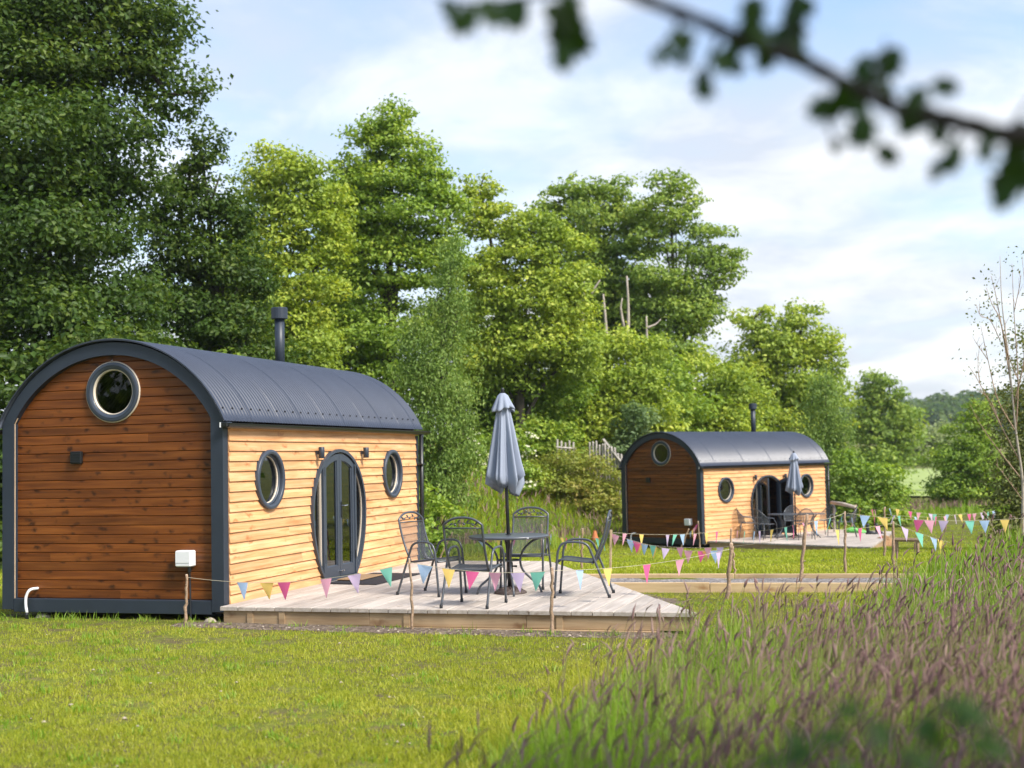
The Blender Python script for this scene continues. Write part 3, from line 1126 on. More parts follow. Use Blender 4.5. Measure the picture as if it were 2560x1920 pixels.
    loops = [[(-0.02, DOOR_C + a, b), (0.002, DOOR_C + a, b), (0.002, DOOR_C + c, d), (-0.02, DOOR_C + c, d)] for (a, b), (c, d) in zip(rs_, rt_)]
    MB().sweep(loops).build('seal', 'seal', dfr)
    JY = 0.525                      # mullion centre either side of the middle
    zt = lambda y_: DOOR_MID + (DOOR_TOP - DOOR_MID) * math.sqrt(max(0, 1 - (abs(y_) / DOOR_HW) ** 2))
    for s in (-1, 1):
        MB().box(-0.05, 0.05, DOOR_C + s * JY - 0.022, DOOR_C + s * JY + 0.022, 0.088, zt(JY) - 0.045, 0.003).build('mullion', 'door_paint', dfr)
        MB().box(-0.02, 0.012, DOOR_C + s * (JY + 0.0305) - 0.0075, DOOR_C + s * (JY + 0.0305) + 0.0075, 0.20, zt(JY) - 0.075).build('seal', 'seal', dfr)
        # side light pane: from mullion to the rim
        v, n = [], 24
        zz = np.linspace(0.19, 1.62, n)
        for z_ in zz:
            a, b = JY + 0.02, max(JY + 0.02, door_half(z_) - 0.042)
            v += [(-0.012, DOOR_C + s * a, z_), (-0.012, DOOR_C + s * b, z_)]
        f = [(2 * i, 2 * i + 1, 2 * i + 3, 2 * i + 2) if s > 0 else (2 * i + 1, 2 * i, 2 * i + 2, 2 * i + 3) for i in range(n - 1)]
        mk('pane', v, f, 'glass', dfr)
    MB().box(-0.05, 0.07, DOOR_C - 0.57, DOOR_C + 0.57, 0.088, 0.118, 0.003).build('threshold', 'door_paint', dfr)

    # --- two arched door leaves on hinges
    def leaf(s, angle):
        hinge_y = DOOR_C + s * 0.500
        w = 0.496
        o = bpy.data.objects.new('door_leaf', None)
        col.objects.link(o)
        o.parent = pod
        o.empty_display_size = 0.1
        o.location = (0.035, hinge_y, 0)
        o.rotation_euler = (0, 0, -s * angle)
        top = lambda a: zt(0.500 - a) - 0.066          # a = distance from the hinge
        sgn = -s                                      # leaf grows from hinge towards the middle
        z0 = 0.125
        stile = 0.07
        # bottom rail, stiles, arched top rail as one frame; loops over a
        def P(a, z_, x_):
            return (x_, sgn * a, z_)
        X0, X1 = -0.047, 0.0
        mb = MB()
        n = 12
        aa = np.linspace(0.002, w, n)
        ai = np.linspace(stile, w - stile, n)
        outer_l = [(a, z0) for a in aa] + [(a, top(a)) for a in aa[::-1]]
        inner_l = [(a, z0 + 0.15) for a in ai] + [(a, top(a) - 0.085) for a in ai[::-1]]
        outer_l.append(outer_l[0])
        inner_l.append(inner_l[0])
        mb.sweep([[P(a, b, X0), P(a, b, X1), P(c, d, X1), P(c, d, X0)] for (a, b), (c, d) in zip(outer_l, inner_l)])
        lf = mb.build('leaf_frame', 'door_paint', o)
        bead = [(a, z0 + 0.15) for a in ai] + [(a, top(a) - 0.085) for a in ai[::-1]]
        cen_a, cen_z = w / 2, 1.0
        bead_i = [(a + (0.012 if a < cen_a else -0.012), b + (0.012 if b < cen_z else -0.012)) for a, b in bead]
        bead.append(bead[0])
        bead_i.append(bead_i[0])
        MB().sweep([[P(a, b, X0 + 0.005), P(a, b, X1 - 0.012), P(c, d, X1 - 0.018), P(c, d, X0 + 0.005)] for (a, b), (c, d) in zip(bead, bead_i)]).build('bead', 'door_paint', lf)
        v = [P(a, z0 + 0.14, -0.025) for a in ai] + [P(a, top(a) - 0.08, -0.025) for a in ai[::-1]]
        mk('pane', v, [tuple(range(len(v))) if sgn > 0 else tuple(range(len(v)))[::-1]], 'glass', lf)
        for hz in (0.33, 1.50):
            MB().tube([P(-0.006, hz, 0.008), P(-0.006, hz + 0.12, 0.008)], 0.011, 8).build('hinge', 'black', lf)
        if s > 0:
            hd = MB().box(0.001, 0.012, *sorted((sgn * (w - 0.06), sgn * (w - 0.028))), 0.92, 1.14, 0.003).build('handle', 'black', lf)
            MB().tube([P(w - 0.044, 1.085, 0.012), P(w - 0.044, 1.085, 0.05), P(w - 0.07, 1.085, 0.055), P(w - 0.15, 1.085, 0.052)], 0.009, 8).build('lever', 'chrome', hd)
        MB().tube([P(w - 0.03, 0.20, 0.0), P(w - 0.03, 0.20, 0.04)], [0.016, 0.013], 8).build('knob', 'chrome', lf)
        return o
    pod['_leaf'] = 0
    return pod, leaf


pod1, leaf1 = build_pod('nearer cabin with dark stained gable and orange side wall, its oval glass doors shut', (0, 0, 0), 0.0)
for s in (1, -1):
    leaf1(s, 0.0)
del pod1['_leaf']
P2 = (1.993, 23.509, -0.8137)
P2A = -0.520
pod2 = thing('garden_pod', 'farther cabin across the lawn, its oval glass doors standing open', 'cabin', P2, P2A, 'round-roofed wooden cabins')
for ch in list(pod1.children):
    if ch.name.startswith('door_leaf'):
        lf = copy_tree(ch, pod2)
        s = 1 if ch.location.y > DOOR_C else -1
        lf.rotation_euler = (0, 0, s * math.radians(95 if s > 0 else 112))
    else:
        copy_tree(ch, pod2)


def p2(x, y, z=0.0):
    c, s = math.cos(P2A), math.sin(P2A)
    return np.array([P2[0] + x * c - y * s, P2[1] + x * s + y * c, P2[2] + z])


# a wooden ladder just inside the open doors of the farther cabin
lad = thing('wooden_ladder', 'wooden ladder leaning inside the open doorway of the farther cabin', 'ladder', p2(-0.75, 3.3, 0.10), P2A)
for yy in (-0.19, 0.19):
    MB().tube([(-0.25, yy, 0.02), (0.18, yy + 0.18, 1.75)], 0.028, 6).build('rail', 'larch', lad)
for q in range(6):
    t = 0.12 + q * 0.15
    MB().tube([(-0.25 + 0.43 * t, -0.19 + 0.18 * t, 1.75 * t), (-0.25 + 0.43 * t, 0.19 + 0.18 * t, 1.75 * t)], 0.02, 6).build('rung', 'larch', lad)


# ------------------------------------------------------------------ decks
def build_deck(label, loc, rz, W0, y_front, y_back, x_front, x_back, bw, fascia_z, name='timber_deck', front_slope=0.0):
    d = thing(name, label, 'deck', loc, rz)
    DZ = 0.086
    x = W0
    rr = random.Random(9)

    def ymax(xx):
        if xx <= x_back:
            return y_back
        return y_back + (y_front - y_back) * (xx - x_back) / (x_front - x_back)
    mdl = []
    while x < x_front - 0.05:
        x1 = min(x + bw - 0.010, x_front - 0.01)
        ya, yb = ymax(x), ymax(x1)
        dz = rr.uniform(-0.0015, 0.0015)
        yf = y_front - rr.uniform(0, 0.006)
        b = 0.006
        zb = DZ - 0.045
        zt_ = DZ + dz
        v = [(x, yf, zb), (x1, yf, zb), (x1, yb, zb), (x, ya, zb),
             (x, yf, zt_ - b), (x1, yf, zt_ - b), (x1, yb, zt_ - b), (x, ya, zt_ - b),
             (x + b, yf + b, zt_), (x1 - b, yf + b, zt_), (x1 - b, max(yb - b, yf + 2 * b), zt_), (x + b, max(ya - b, yf + 2 * b), zt_)]
        f = [(3, 2, 1, 0), (8, 9, 10, 11)]
        for k in (0, 4):
            for j in range(4):
                q = (j + 1) % 4
                f.append((k + j, k + q, k + 4 + q, k + 4 + j))
        mk('deck_board', v, f, 'deck', d)
        x += bw
    # fascia along the front and the skewed side, support joists below
    seg = (x_front - W0 - 0.06) / 3
    for i in range(3):
        MB().box(W0 + 0.03 + i * seg, W0 + 0.03 + (i + 1) * seg - 0.004, y_front + 0.022, y_front + 0.062, fascia_z, DZ - 0.046, 0.003).build('fascia_plank', 'fascia', d)
    a, b = np.array([x_front - 0.05, y_front + 0.06]), np.array([x_back - 0.05, y_back - 0.02])
    dd = b - a
    nn = 3
    for i in range(nn):
        plank_between('fascia_plank', a + dd * i / nn, a + dd * (i + 1) / nn - dd * 0.001, fascia_z - 0.05, DZ - 0.047, 0.04, 'fascia', d)
    plank_between('fascia_plank', b, np.array([W0 + 0.05, y_back - 0.02]), fascia_z - 0.15, DZ - 0.047, 0.04, 'fascia', d)
    for q in (0.33, 0.72, 2.2, 3.9):
        if q < x_front - W0 - 0.8:
            MB().box(W0 + q, W0 + q + 0.07, y_front + 0.008, y_front + 0.0215, fascia_z - 0.01, DZ - 0.052).build('fascia_block', 'fascia', d)
    MB().box(W0 - 0.02, x_front - 0.4, y_front - 0.012, y_front + 0.03, fascia_z - 0.05, fascia_z - 0.004, 0.004).build('base_rail', 'fascia', d)
    return d


deck1 = build_deck('weathered grey timber deck beside the nearer cabin', (0, 0, 0), 0.0, 0.045, -0.17, 6.30, 5.42, 2.16, 0.226, -0.105)
deck2 = build_deck('weathered grey timber deck beside the farther cabin', P2, P2A, 0.045, 0.2, 6.30, 5.2, 2.3, 0.226, -0.10)

# door mats on the deck
DZ = 0.086
mt = mk('rubber_mat', [(0.14, 2.44, DZ + 0.004), (0.9, 2.34, DZ + 0.004), (0.93, 3.96, DZ + 0.004), (0.16, 4.02, DZ + 0.004),
                       (0.14, 2.44, DZ + 0.012), (0.9, 2.34, DZ + 0.012), (0.93, 3.96, DZ + 0.012), (0.16, 4.02, DZ + 0.012)],
        [(3, 2, 1, 0), (4, 5, 6, 7), (0, 1, 5, 4), (1, 2, 6, 5), (2, 3, 7, 6), (3, 0, 4, 7)], 'mat_black')
tag(mt, 'large black rubber mat on the deck before the shut doors', 'mat')
cm = MB().box(0.15, 0.50, 2.78, 3.55, DZ + 0.016, DZ + 0.034, 0.006).build('coir_doormat', 'coir')
tag(cm, 'small tan doormat lying on the black mat', 'doormat')

# ------------------------------------------------------------------ garden furniture of the nearer deck
def build_chair(label, loc, rz, group):
    c = thing('garden_chair', label, 'chair', loc, rz, group)
    # forward = +Y, origin between the feet
    r = 0.0135
    for s in (-1, 1):
        x = 0.262 * s
        pts = bezier([(x, -0.315, 0.008), (x * 0.985, -0.215, 0.27), (x * 0.975, -0.125, 0.50)], 10)[:-1] + \
            bezier([(x * 0.975, -0.125, 0.50), (x * 0.98, -0.085, 0.585), (x * 0.985, -0.02, 0.622), (x, 0.08, 0.632), (x, 0.16, 0.628), (x, 0.225, 0.598), (x, 0.262, 0.52)], 24)[:-1] + \
            bezier([(x, 0.262, 0.52), (x, 0.285, 0.3), (x, 0.312, 0.008)], 8)
        MB().tube(pts, r, 10).build('side_frame', 'metal', c, True)
        for yy in (-0.315, 0.312):
            MB().lathe([(0.017, 0), (0.019, 0.004), (0.018, 0.035), (0.0145, 0.04)], (x, yy, 0.0), 10).build('foot_cap', 'gasket', c, True)
    # back frame: inverted U that leans back and is bowed on top
    def bk(u, h):            # u across, h height 0..1 -> point on the leaning back plane
        return (u, -0.135 - 0.19 * h - 0.03 * math.sin(h * math.pi), 0.395 + 0.575 * h)
    hw = 0.222
    left = [bk(-hw + 0.03 * (1 - h) * 0, h) for h in np.linspace(0, 0.86, 9)]
    topc = [bk(u, 0.86 + 0.14 * (1 - (abs(u) / hw) ** 2.6)) for u in np.linspace(-hw, hw, 15)][1:-1]
    right = [bk(hw, h) for h in np.linspace(0.86, 0, 9)]
    back = MB().tube(left + topc + right, r, 10).build('back_frame', 'metal', c, True)
    MB().tube([bk(-hw, 0.80), bk(0, 0.805), bk(hw, 0.80)], 0.008, 8).build('cross_bar', 'metal', back, True)
    # scrolled leaf ornament between the cross bar and the bowed top
    mb = MB()
    mb.tube(bezier([bk(-0.19, 0.815), bk(-0.12, 0.875), bk(-0.04, 0.90), bk(0.05, 0.895), bk(0.13, 0.88), bk(0.19, 0.83)], 20), 0.0045, 6)
    for u, h, a in ((-0.15, 0.86, 0.6), (-0.10, 0.885, -0.7), (-0.055, 0.91, 0.8), (0.0, 0.90, -0.6), (0.045, 0.905, 0.7), (0.10, 0.88, -0.5), (0.145, 0.87, 0.8)):
        p = np.array(bk(u, h))
        du = np.array([math.cos(a), 0, math.sin(a)]) * 0.024
        mb.tube([p, p + du * 0.5, p + du, p + du * 1.9], [0.003, 0.011, 0.010, 0.001], 6)
    mb.build('scroll', 'metal', back, True)
    # mesh panels with a little sag
    n, m_ = 7, 9
    v = []
    for i in range(m_):
        h = 0.03 + 0.77 * i / (m_ - 1)
        for j in range(n):
            u = -hw + 0.006 + (2 * hw - 0.012) * j / (n - 1)
            p = bk(u, h)
            v.append((p[0], p[1] - 0.012 * math.sin(math.pi * j / (n - 1)), p[2]))
    f = [(i * n + j, i * n + j + 1, (i + 1) * n + j + 1, (i + 1) * n + j) for i in range(m_ - 1) for j in range(n - 1)]
    mk('back_mesh', v, f, 'mesh', c, True)
    sw = 0.236
    prof = [(-0.135, 0.398), (-0.05, 0.402), (0.06, 0.414), (0.16, 0.428), (0.23, 0.432), (0.27, 0.424), (0.288, 0.402)]
    v = []
    for i, (yy, zz) in enumerate(prof):
        for j in range(n):
            t = j / (n - 1)
            v.append((-sw + 2 * sw * t, yy, zz - 0.012 * math.sin(math.pi * t) * (1 if i < 5 else 0)))
    f = [(i * n + j, i * n + j + 1, (i + 1) * n + j + 1, (i + 1) * n + j) for i in range(len(prof) - 1) for j in range(n - 1)]
    mk('seat_mesh', v, f, 'seat', c, True)
    rail = [(-sw, yy, zz) for yy, zz in prof] + [(sw, yy, zz) for yy, zz in prof[::-1]] + [(-sw, prof[0][0], prof[0][1])]
    MB().tube(rail, 0.010, 8, caps=False).build('seat_frame', 'metal', c, True)
    MB().tube([(-0.262, -0.13, 0.385), (0.262, -0.13, 0.385)], 0.009, 8).build('cross_rail', 'metal', c, True)
    MB().tube([(-0.266, 0.27, 0.40), (0.266, 0.27, 0.40)], 0.009, 8).build('cross_rail', 'metal', c, True)
    return c


G1 = 'grey mesh armchairs round the nearer table'
chA = build_chair('grey mesh armchair nearest the cabin wall, turned towards the table', (2.02, 1.36, DZ), math.atan2(-0.19, 0.565) - math.pi / 2, G1)
for lab, p, rz in (('grey mesh armchair in front of the table with its back to the viewer', (2.92, 0.23, DZ), math.radians(-2)),
                   ('grey mesh armchair behind the round table, facing the viewer', (2.95, 2.24, DZ), math.radians(184)),
                   ('grey mesh armchair seen side-on at the lawn end of the round table', (3.89, 1.34, DZ), math.radians(97))):
    c = copy_tree(chA)
    c['label'] = lab
    c.location = p
    c.rotation_euler = (0, 0, rz)

TC = np.array([2.945, 1.50])
tb = thing('garden_table', 'round dark grey garden table on the nearer deck', 'table', (TC[0], TC[1], DZ))
MB().lathe([(0.03, 0.655), (0.46, 0.655), (0.478, 0.662), (0.482, 0.674), (0.478, 0.684), (0.46, 0.688), (0.03, 0.688)], n=48).build('table_top', 'table', tb, True)
MB().lathe([(0.025, 0.69), (0.035, 0.692), (0.035, 0.698), (0.025, 0.70)], n=20).build('collar', 'gasket', tb, True)
for q in range(4):
    a = math.radians(24 + 90 * q)
    ca, sa = math.cos(a), math.sin(a)
    pr = [(0.38, 0.650), (0.27, 0.60), (0.17, 0.50), (0.135, 0.38), (0.165, 0.27), (0.26, 0.17), (0.35, 0.09), (0.385, 0.0)]
    MB().tube(bezier([(ca * u, sa * u, z_) for u, z_ in pr], 28), 0.0135, 8).build('leg', 'metal', tb, True)
MB().lathe([(0.125, 0.385), (0.145, 0.385), (0.145, 0.40), (0.125, 0.40)], n=28, cap=False).build('brace_ring', 'metal', tb, True)
MB().tube([(-0.4, -0.17, 0.645), (0.4, 0.17, 0.645)], 0.01, 6).build('top_rail', 'metal', tb)
MB().box(0.325, 0.35, -0.352, -0.347, 0.667, 0.68).build('maker_label', 'white_pl', tb).rotation_euler = (0, 0, 0)


def build_umbrella(label, loc, height, lean, cap=True, scale=1.0, rim_handle=True):
    u = thing('garden_umbrella', label, 'umbrella', loc)
    def ax(z_):
        return np.array([lean[0] * z_ / height, lean[1] * z_ / height, z_])
    MB().tube([ax(0.05), ax(1.0), ax(height - 0.05)], 0.021, 12).build('pole', 'black', u, True)
    MB().lathe([(0.022, 0), (0.03, 0.02), (0.018, 0.045), (0.026, 0.06), (0.004, 0.085)], tuple(ax(height - 0.06)), 12).build('finial', 'black', u, True)
    # cast iron base: domed disc with raised ribs
    bs = MB().lathe([(0.19, 0.0), (0.195, 0.012), (0.16, 0.035), (0.09, 0.06), (0.04, 0.075)], n=32).build('base', 'iron', u, True)
    mb = MB()
    for q in range(12):
        a = q * math.pi / 6
        mb.tube(bezier([(0.19 * math.cos(a), 0.19 * math.sin(a), 0.014), (0.12 * math.cos(a + 0.35), 0.12 * math.sin(a + 0.35), 0.054), (0.05 * math.cos(a + 0.1), 0.05 * math.sin(a + 0.1), 0.077)], 9), 0.008, 6)
    mb.build('base_scrolls', 'iron', bs, True)
    MB().lathe([(0.034, 0.0), (0.034, 0.30), (0.028, 0.31)], (0, 0, 0.06), 16).build('base_tube', 'black', bs, True)
    MB().tube([(0.034, 0.0, 0.32), (0.085, -0.02, 0.32)], [0.008, 0.014], 8).build('base_knob', 'black', bs)
    # closed canopy: folded panels hanging round the pole
    rs = np.random.default_rng(4)
    n = 128
    prof = [(0.0, 0.062), (0.12, 0.088), (0.35, 0.128), (0.6, 0.17), (0.8, 0.204), (0.92, 0.226), (1.0, 0.236)]
    top, bot = height - 0.17, height - 1.10
    loops = []
    ph = rs.uniform(0, 6.28, 8)
    for t, r0 in prof:
        ring = []
        for j in range(n):
            a = 2 * math.pi * j / n
            fold = 0.5 + 0.5 * math.cos(8 * a + 0.9 * math.sin(2 * a + ph[0]) + 0.5 * t)
            fine = 0.5 + 0.5 * math.cos(19 * a + ph[1] + 1.3 * math.sin(3 * a + ph[2]))
            amp = 0.12 + 0.42 * min(1, t * 1.5)
            r = r0 * (1 - amp * (1 - fold) ** 1.2 + 0.17 * min(1, t * 2) * (fine - 0.5))
            hem = 0.10 * t ** 3 * (0.5 + 0.5 * math.cos(3 * a + ph[3])) - 0.03 * t ** 3 * fold
            z_ = top + (bot - top) * t + hem
            c = ax(z_)
            ring.append((c[0] + r * math.cos(a) * 1.04, c[1] + r * math.sin(a) * 0.96, z_))
        loops.append(ring)
    # gathered lower edge drawn in under the hem
    last = loops[-1]
    ring = []
    for j, p in enumerate(last):
        a = 2 * math.pi * j / n
        c = ax(p[2])
        k = 0.62 + 0.12 * math.cos(5 * a + ph[4])
        ring.append((c[0] + (p[0] - c[0]) * k, c[1] + (p[1] - c[1]) * k, p[2] - 0.10 - 0.055 * math.cos(4 * a + ph[5]) - 0.03 * math.cos(9 * a)))
    loops.append(ring)
    ring = []
    for j, p in enumerate(loops[-1]):
        c = ax(p[2])
        ring.append((c[0] + (p[0] - c[0]) * 0.45, c[1] + (p[1] - c[1]) * 0.45, p[2] + 0.06))
    loops.append(ring)
    cn = MB().sweep(loops).build('canopy', 'canvas', u, True)
    cl = []
    for t, r0 in ((0, 0.03), (0.15, 0.066), (0.55, 0.106), (0.9, 0.142), (1.0, 0.152), (1.03, 0.136)):
        ring = []
        for j in range(64):
            a = 2 * math.pi * j / 64
            fold = 0.5 + 0.5 * math.cos(8 * a + 0.6)
            r = r0 * (1 - 0.30 * t * (1 - fold) ** 1.4)
            z_ = height - 0.045 + (-0.185) * t + 0.022 * t * math.cos(2 * a + 1) - 0.018 * t * fold
            c = ax(z_)
            ring.append((c[0] + r * math.cos(a), c[1] + r * math.sin(a), z_))
        cl.append(ring)
    MB().sweep(cl).build('vent_cap', 'canvas', cn, True)
    if rim_handle:
        h = ax(bot - 0.02)
        MB().tube([(h[0] + 0.03, h[1] - 0.06, h[2]), (h[0] + 0.03, h[1] - 0.11, h[2] + 0.01)], [0.03, 0.035], 10).build('crank', 'black', u)
    return u


build_umbrella('closed blue-grey umbrella standing through the round table', (2.952, 1.52, DZ), 2.42, (-0.045, -0.02), rim_handle=False)
um2 = build_umbrella('closed blue-grey umbrella over the far oval table', tuple(p2(1.38, 2.52, 0.086)), 2.46, (0.02, -0.02))

# ------------------------------------------------------------------ furniture of the farther deck
tb2 = thing('garden_table', 'long dark oval table on the farther deck', 'table', tuple(p2(1.42, 2.54, 0.086)), P2A + math.radians(40))
loops = []
for sc_, zz in ((0.96, 0.655), (1.0, 0.66), (1.0, 0.68), (0.96, 0.685)):
    loops.append([(0.80 * sc_ * math.copysign(abs(math.cos(t)) ** 0.7, math.cos(t)), 0.42 * sc_ * math.copysign(abs(math.sin(t)) ** 0.7, math.sin(t)), zz) for t in np.linspace(0, 2 * math.pi, 40, endpoint=False)])
mb = MB().sweep(loops)
mb.f += [tuple(range(39, -1, -1)), tuple(range(120, 160))]
mb.build('table_top', 'table', tb2)
for sx in (-1, 1):
    for sy in (-1, 1):
        MB().tube(bezier([(sx * 0.52, sy * 0.27, 0.655), (sx * 0.40, sy * 0.16, 0.42), (sx * 0.44, sy * 0.18, 0.24), (sx * 0.62, sy * 0.33, 0.0)], 14), 0.015, 8).build('leg', 'metal', tb2, True)


def build_tub_chair(label, loc, rz, group):
    c = thing('tub_chair', label, 'chair', loc, rz, group)
    # rounded mesh back that wraps forward into arms
    def arc(t, h):
        a = math.pi * (0.5 + t)           # t -0.5..0.5 -> from right arm round the back to the left arm
        return (0.27 * math.sin(math.pi * t) , -0.05 - 0.25 * math.cos(math.pi * t) - 0.05 * h, 0.42 + h * (0.18 + 0.27 * math.cos(math.pi * t * 0.95) ** 2))
    top = [arc(t, 1.0) for t in np.linspace(-0.5, 0.5, 17)]
    MB().tube([(-0.26, 0.20, 0.0), (-0.27, 0.16, 0.45), (-0.27, 0.06, 0.60)] + top[1:-1] + [(0.27, 0.06, 0.60), (0.27, 0.16, 0.45), (0.26, 0.20, 0.0)], 0.011, 8).build('frame', 'metal', c, True)
    for s in (-1, 1):
        MB().tube([(s * 0.2, -0.22, 0.43), (s * 0.23, -0.30, 0.0)], 0.011, 8).build('leg', 'metal', c, True)
    v, n = [], 13
    for h in (0.0, 0.5, 1.0):
        v += [arc(t, h) for t in np.linspace(-0.45, 0.45, n)]
    mk('back_mesh', v, [(i * n + j, i * n + j + 1, (i + 1) * n + j + 1, (i + 1) * n + j) for i in range(2) for j in range(n - 1)], 'mesh', c, True)
    v = [(0, 0, 0.425)] + [(0.25 * math.cos(t), 0.0 + 0.24 * math.sin(t), 0.435) for t in np.linspace(0, 2 * math.pi, 24, endpoint=False)]
    mk('seat', v, [(0, i + 1, (i + 1) % 24 + 1) for i in range(24)], 'seat', c, True)
    MB().tube([p for p in v[1:]] + [v[1]], 0.009, 6, caps=False).build('seat_frame', 'metal', c, True)
    return c


G2 = 'round-backed mesh chairs at the far table'
spots = [((0.35, 1.72), 'dark round-backed chair at the end of the far table nearest the open door'),
         ((1.15, 1.40), 'dark round-backed chair on the lawn side of the far table, left of the umbrella'),
         ((2.05, 1.95), 'dark round-backed chair on the lawn side of the far table, right of the umbrella'),
         ((0.85, 3.20), 'dark round-backed chair against the cabin wall side of the far table, left of the umbrella'),
         ((1.55, 3.75), 'dark round-backed chair against the cabin wall side of the far table, right of the umbrella'),
         ((2.52, 3.30), 'dark round-backed chair at the outer end of the far table')]
tub = None
for (x, y), lab in spots:
    rz = P2A + math.atan2(2.54 - y, 1.42 - x) - math.pi / 2
    if tub is None:
        tub = build_tub_chair(lab, tuple(p2(x, y, 0.086)), rz, G2)
    else:
        c = copy_tree(tub)
        c['label'] = lab
        c.location = tuple(p2(x, y, 0.086))
        c.rotation_euler = (0, 0, rz)

# things lying on the far deck
def lump(name, m, parent, c, rx, ry, rz_, seed, n=16, k=8, rough=0.12):
    rs = np.random.default_rng(seed)
    v, f = [], []
    for i in range(k + 1):
        a = math.pi / 2 * i / k
        for j in range(n):
            t = 2 * math.pi * j / n
            w = 1 + rs.normal(0, rough)
            v.append((c[0] + rx * math.cos(a) * math.cos(t) * w, c[1] + ry * math.cos(a) * math.sin(t) * w, c[2] + rz_ * math.sin(a) * (1 + rs.normal(0, rough * 0.6))))
    for i in range(k):
        for j in range(n):
            q = (j + 1) % n
            f.append((i * n + j, i * n + q, (i + 1) * n + q, (i + 1) * n + j))
    f.append(tuple(range(n - 1, -1, -1)))
    return mk(name, v, f, m, parent, True)


gb = thing('fabric_bag', 'crumpled bright green bag lying on the farther deck', 'bag', tuple(p2(1.55, 5.25, 0.088)), P2A)
lump('bag_body', 'green_pl', gb, (0, 0, 0), 0.30, 0.20, 0.15, 1)
lump('bag_flap', 'green_pl', gb, (0.22, 0.06, 0.0), 0.16, 0.16, 0.10, 2)
for i, (x, y, lab) in enumerate(((2.35, 4.75, 'dark boot lying beside the green bag, the nearer one'), (2.5, 4.98, 'dark boot lying beside the green bag, the farther one'))):
    bt = thing('boot', lab, 'boot', tuple(p2(x, y, 0.088)), P2A + 0.5 + i * 0.7, 'boots left on the far deck')
    MB().tube(bezier([(0.0, 0, 0.30), (0, 0, 0.16), (0.01, 0, 0.07)], 6), [0.055, 0.055, 0.05, 0.05, 0.05, 0.048], 10).build('shaft', 'boot', bt, True)
    lump('foot', 'boot', bt, (0.08, 0, 0.02), 0.15, 0.05, 0.075, 5, rough=0.02)
    MB().box(-0.06, 0.23, -0.05, 0.05, 0.0, 0.022, 0.008).build('sole', 'gasket', bt)
wk = thing('straw_heap', 'small brown heap of dry straw at the corner of the farther deck', 'heap', tuple(on_ground(2207, 1366)))
lump('heap', 'wicker', wk, (0, 0, -0.02), 0.34, 0.28, 0.26, 8, rough=0.12)
lump('heap_crest', 'wicker', wk, (0.05, 0.02, 0.18), 0.16, 0.15, 0.12, 9, rough=0.15)
pt = thing('clay_pot', 'small terracotta pot on a cane in the grass left of the farther cabin', 'pot', tuple(on_ground(1487, 1372)))
h0 = 0.42
MB().tube([(0, 0, -0.05), (0.01, 0, h0 + 0.02)], 0.012, 6).build('cane', 'pale_wood', pt)
MB().lathe([(0.04, 0.22), (0.095, 0.02), (0.115, 0.02), (0.115, -0.04), (0.1, -0.04)], (0.01, 0, h0 - 0.12), 14, cap=True).build('pot_body', 'terracotta', pt)
st = lump('white_stone', 'stone', None, (0, 0, 0), 0.085, 0.06, 0.075, 12, rough=0.06)
st.location = (-0.07, -0.19, -0.115)
tag(st, 'pale rounded stone at the foot of the cabin corner post', 'stone')
kp = onz(140, 1543, -0.13)
st = lump('flint_stone', 'stone', None, (0, 0, 0), 0.10, 0.06, 0.05, 13, rough=0.12)
st.location = (kp[0], kp[1] - 0.25, float(gz(kp[0], kp[1] - 0.25)))
tag(st, 'cream broken stone in the grass below the dark gable', 'stone')

# ------------------------------------------------------------------ stakes and bunting
STAKES = {}


def stake(key, label, base_px, top_px, rad, kind='round', base=None, depth=None, top_cut=True):
    if base is None:
        b = on_ground(*base_px)
    else:
        b = np.array(base, float)
    rad = rad * 0.85
    d = (b - CAM) @ CF
    t = at(top_px[0], top_px[1], d)
    t = b + (t - b)
    o = thing('bunting_stake', label, 'stake', tuple(b), 0.0, 'rough stakes holding the bunting')
    v = t - b
    rs = np.random.default_rng(abs(hash(key)) % 1000 if False else sum(map(ord, key)))
    if kind == 'sawn':
        mb = MB().box(-rad, rad, -rad * 0.7, rad * 0.7, -0.12, float(v[2]), 0.003)
        mb.v = [(x + v[0] * z_ / v[2], y + v[1] * z_ / v[2], z_) for x, y, z_ in mb.v]
        mb.build('post', 'pale_wood', o)
    else:
        n = 12
        pts, rr_ = [], []
        for i in range(n + 1):
            k = -0.12 + 1.12 * i / n
            w = rs.normal(0, 0.007, 3) * (1 if 0 < i < n else 0)
            pts.append(v * k + w)
            rr_.append(rad * (1.12 - 0.28 * k) * (1 + rs.normal(0, 0.07)) * (1.18 if rs.random() < 0.2 else 1))
        MB().tube(pts, rr_, 9).build('post', 'stake', o, True)
        e = pts[-1]
        dr = v / np.linalg.norm(v)
        MB().tube([e - dr * 0.004, e + dr * 0.003], rr_[-1] * 0.97, 9).build('cut_end', 'stake_cut', o)
        if rs.random() < 0.7:
            k = rs.uniform(0.3, 0.8)
            p = v * k
            a = rs.uniform(0, 6.28)
            q = np.array([math.cos(a), math.sin(a), 0.4])
            MB().tube([p, p + q * rad * 2.2], [rad * 0.55, rad * 0.35], 6).build('knot_stub', 'stake', o)
    STAKES[key] = (b, t)
    return o


def gpt(x, y):
    return np.array([x, y, float(gz(x, y))])


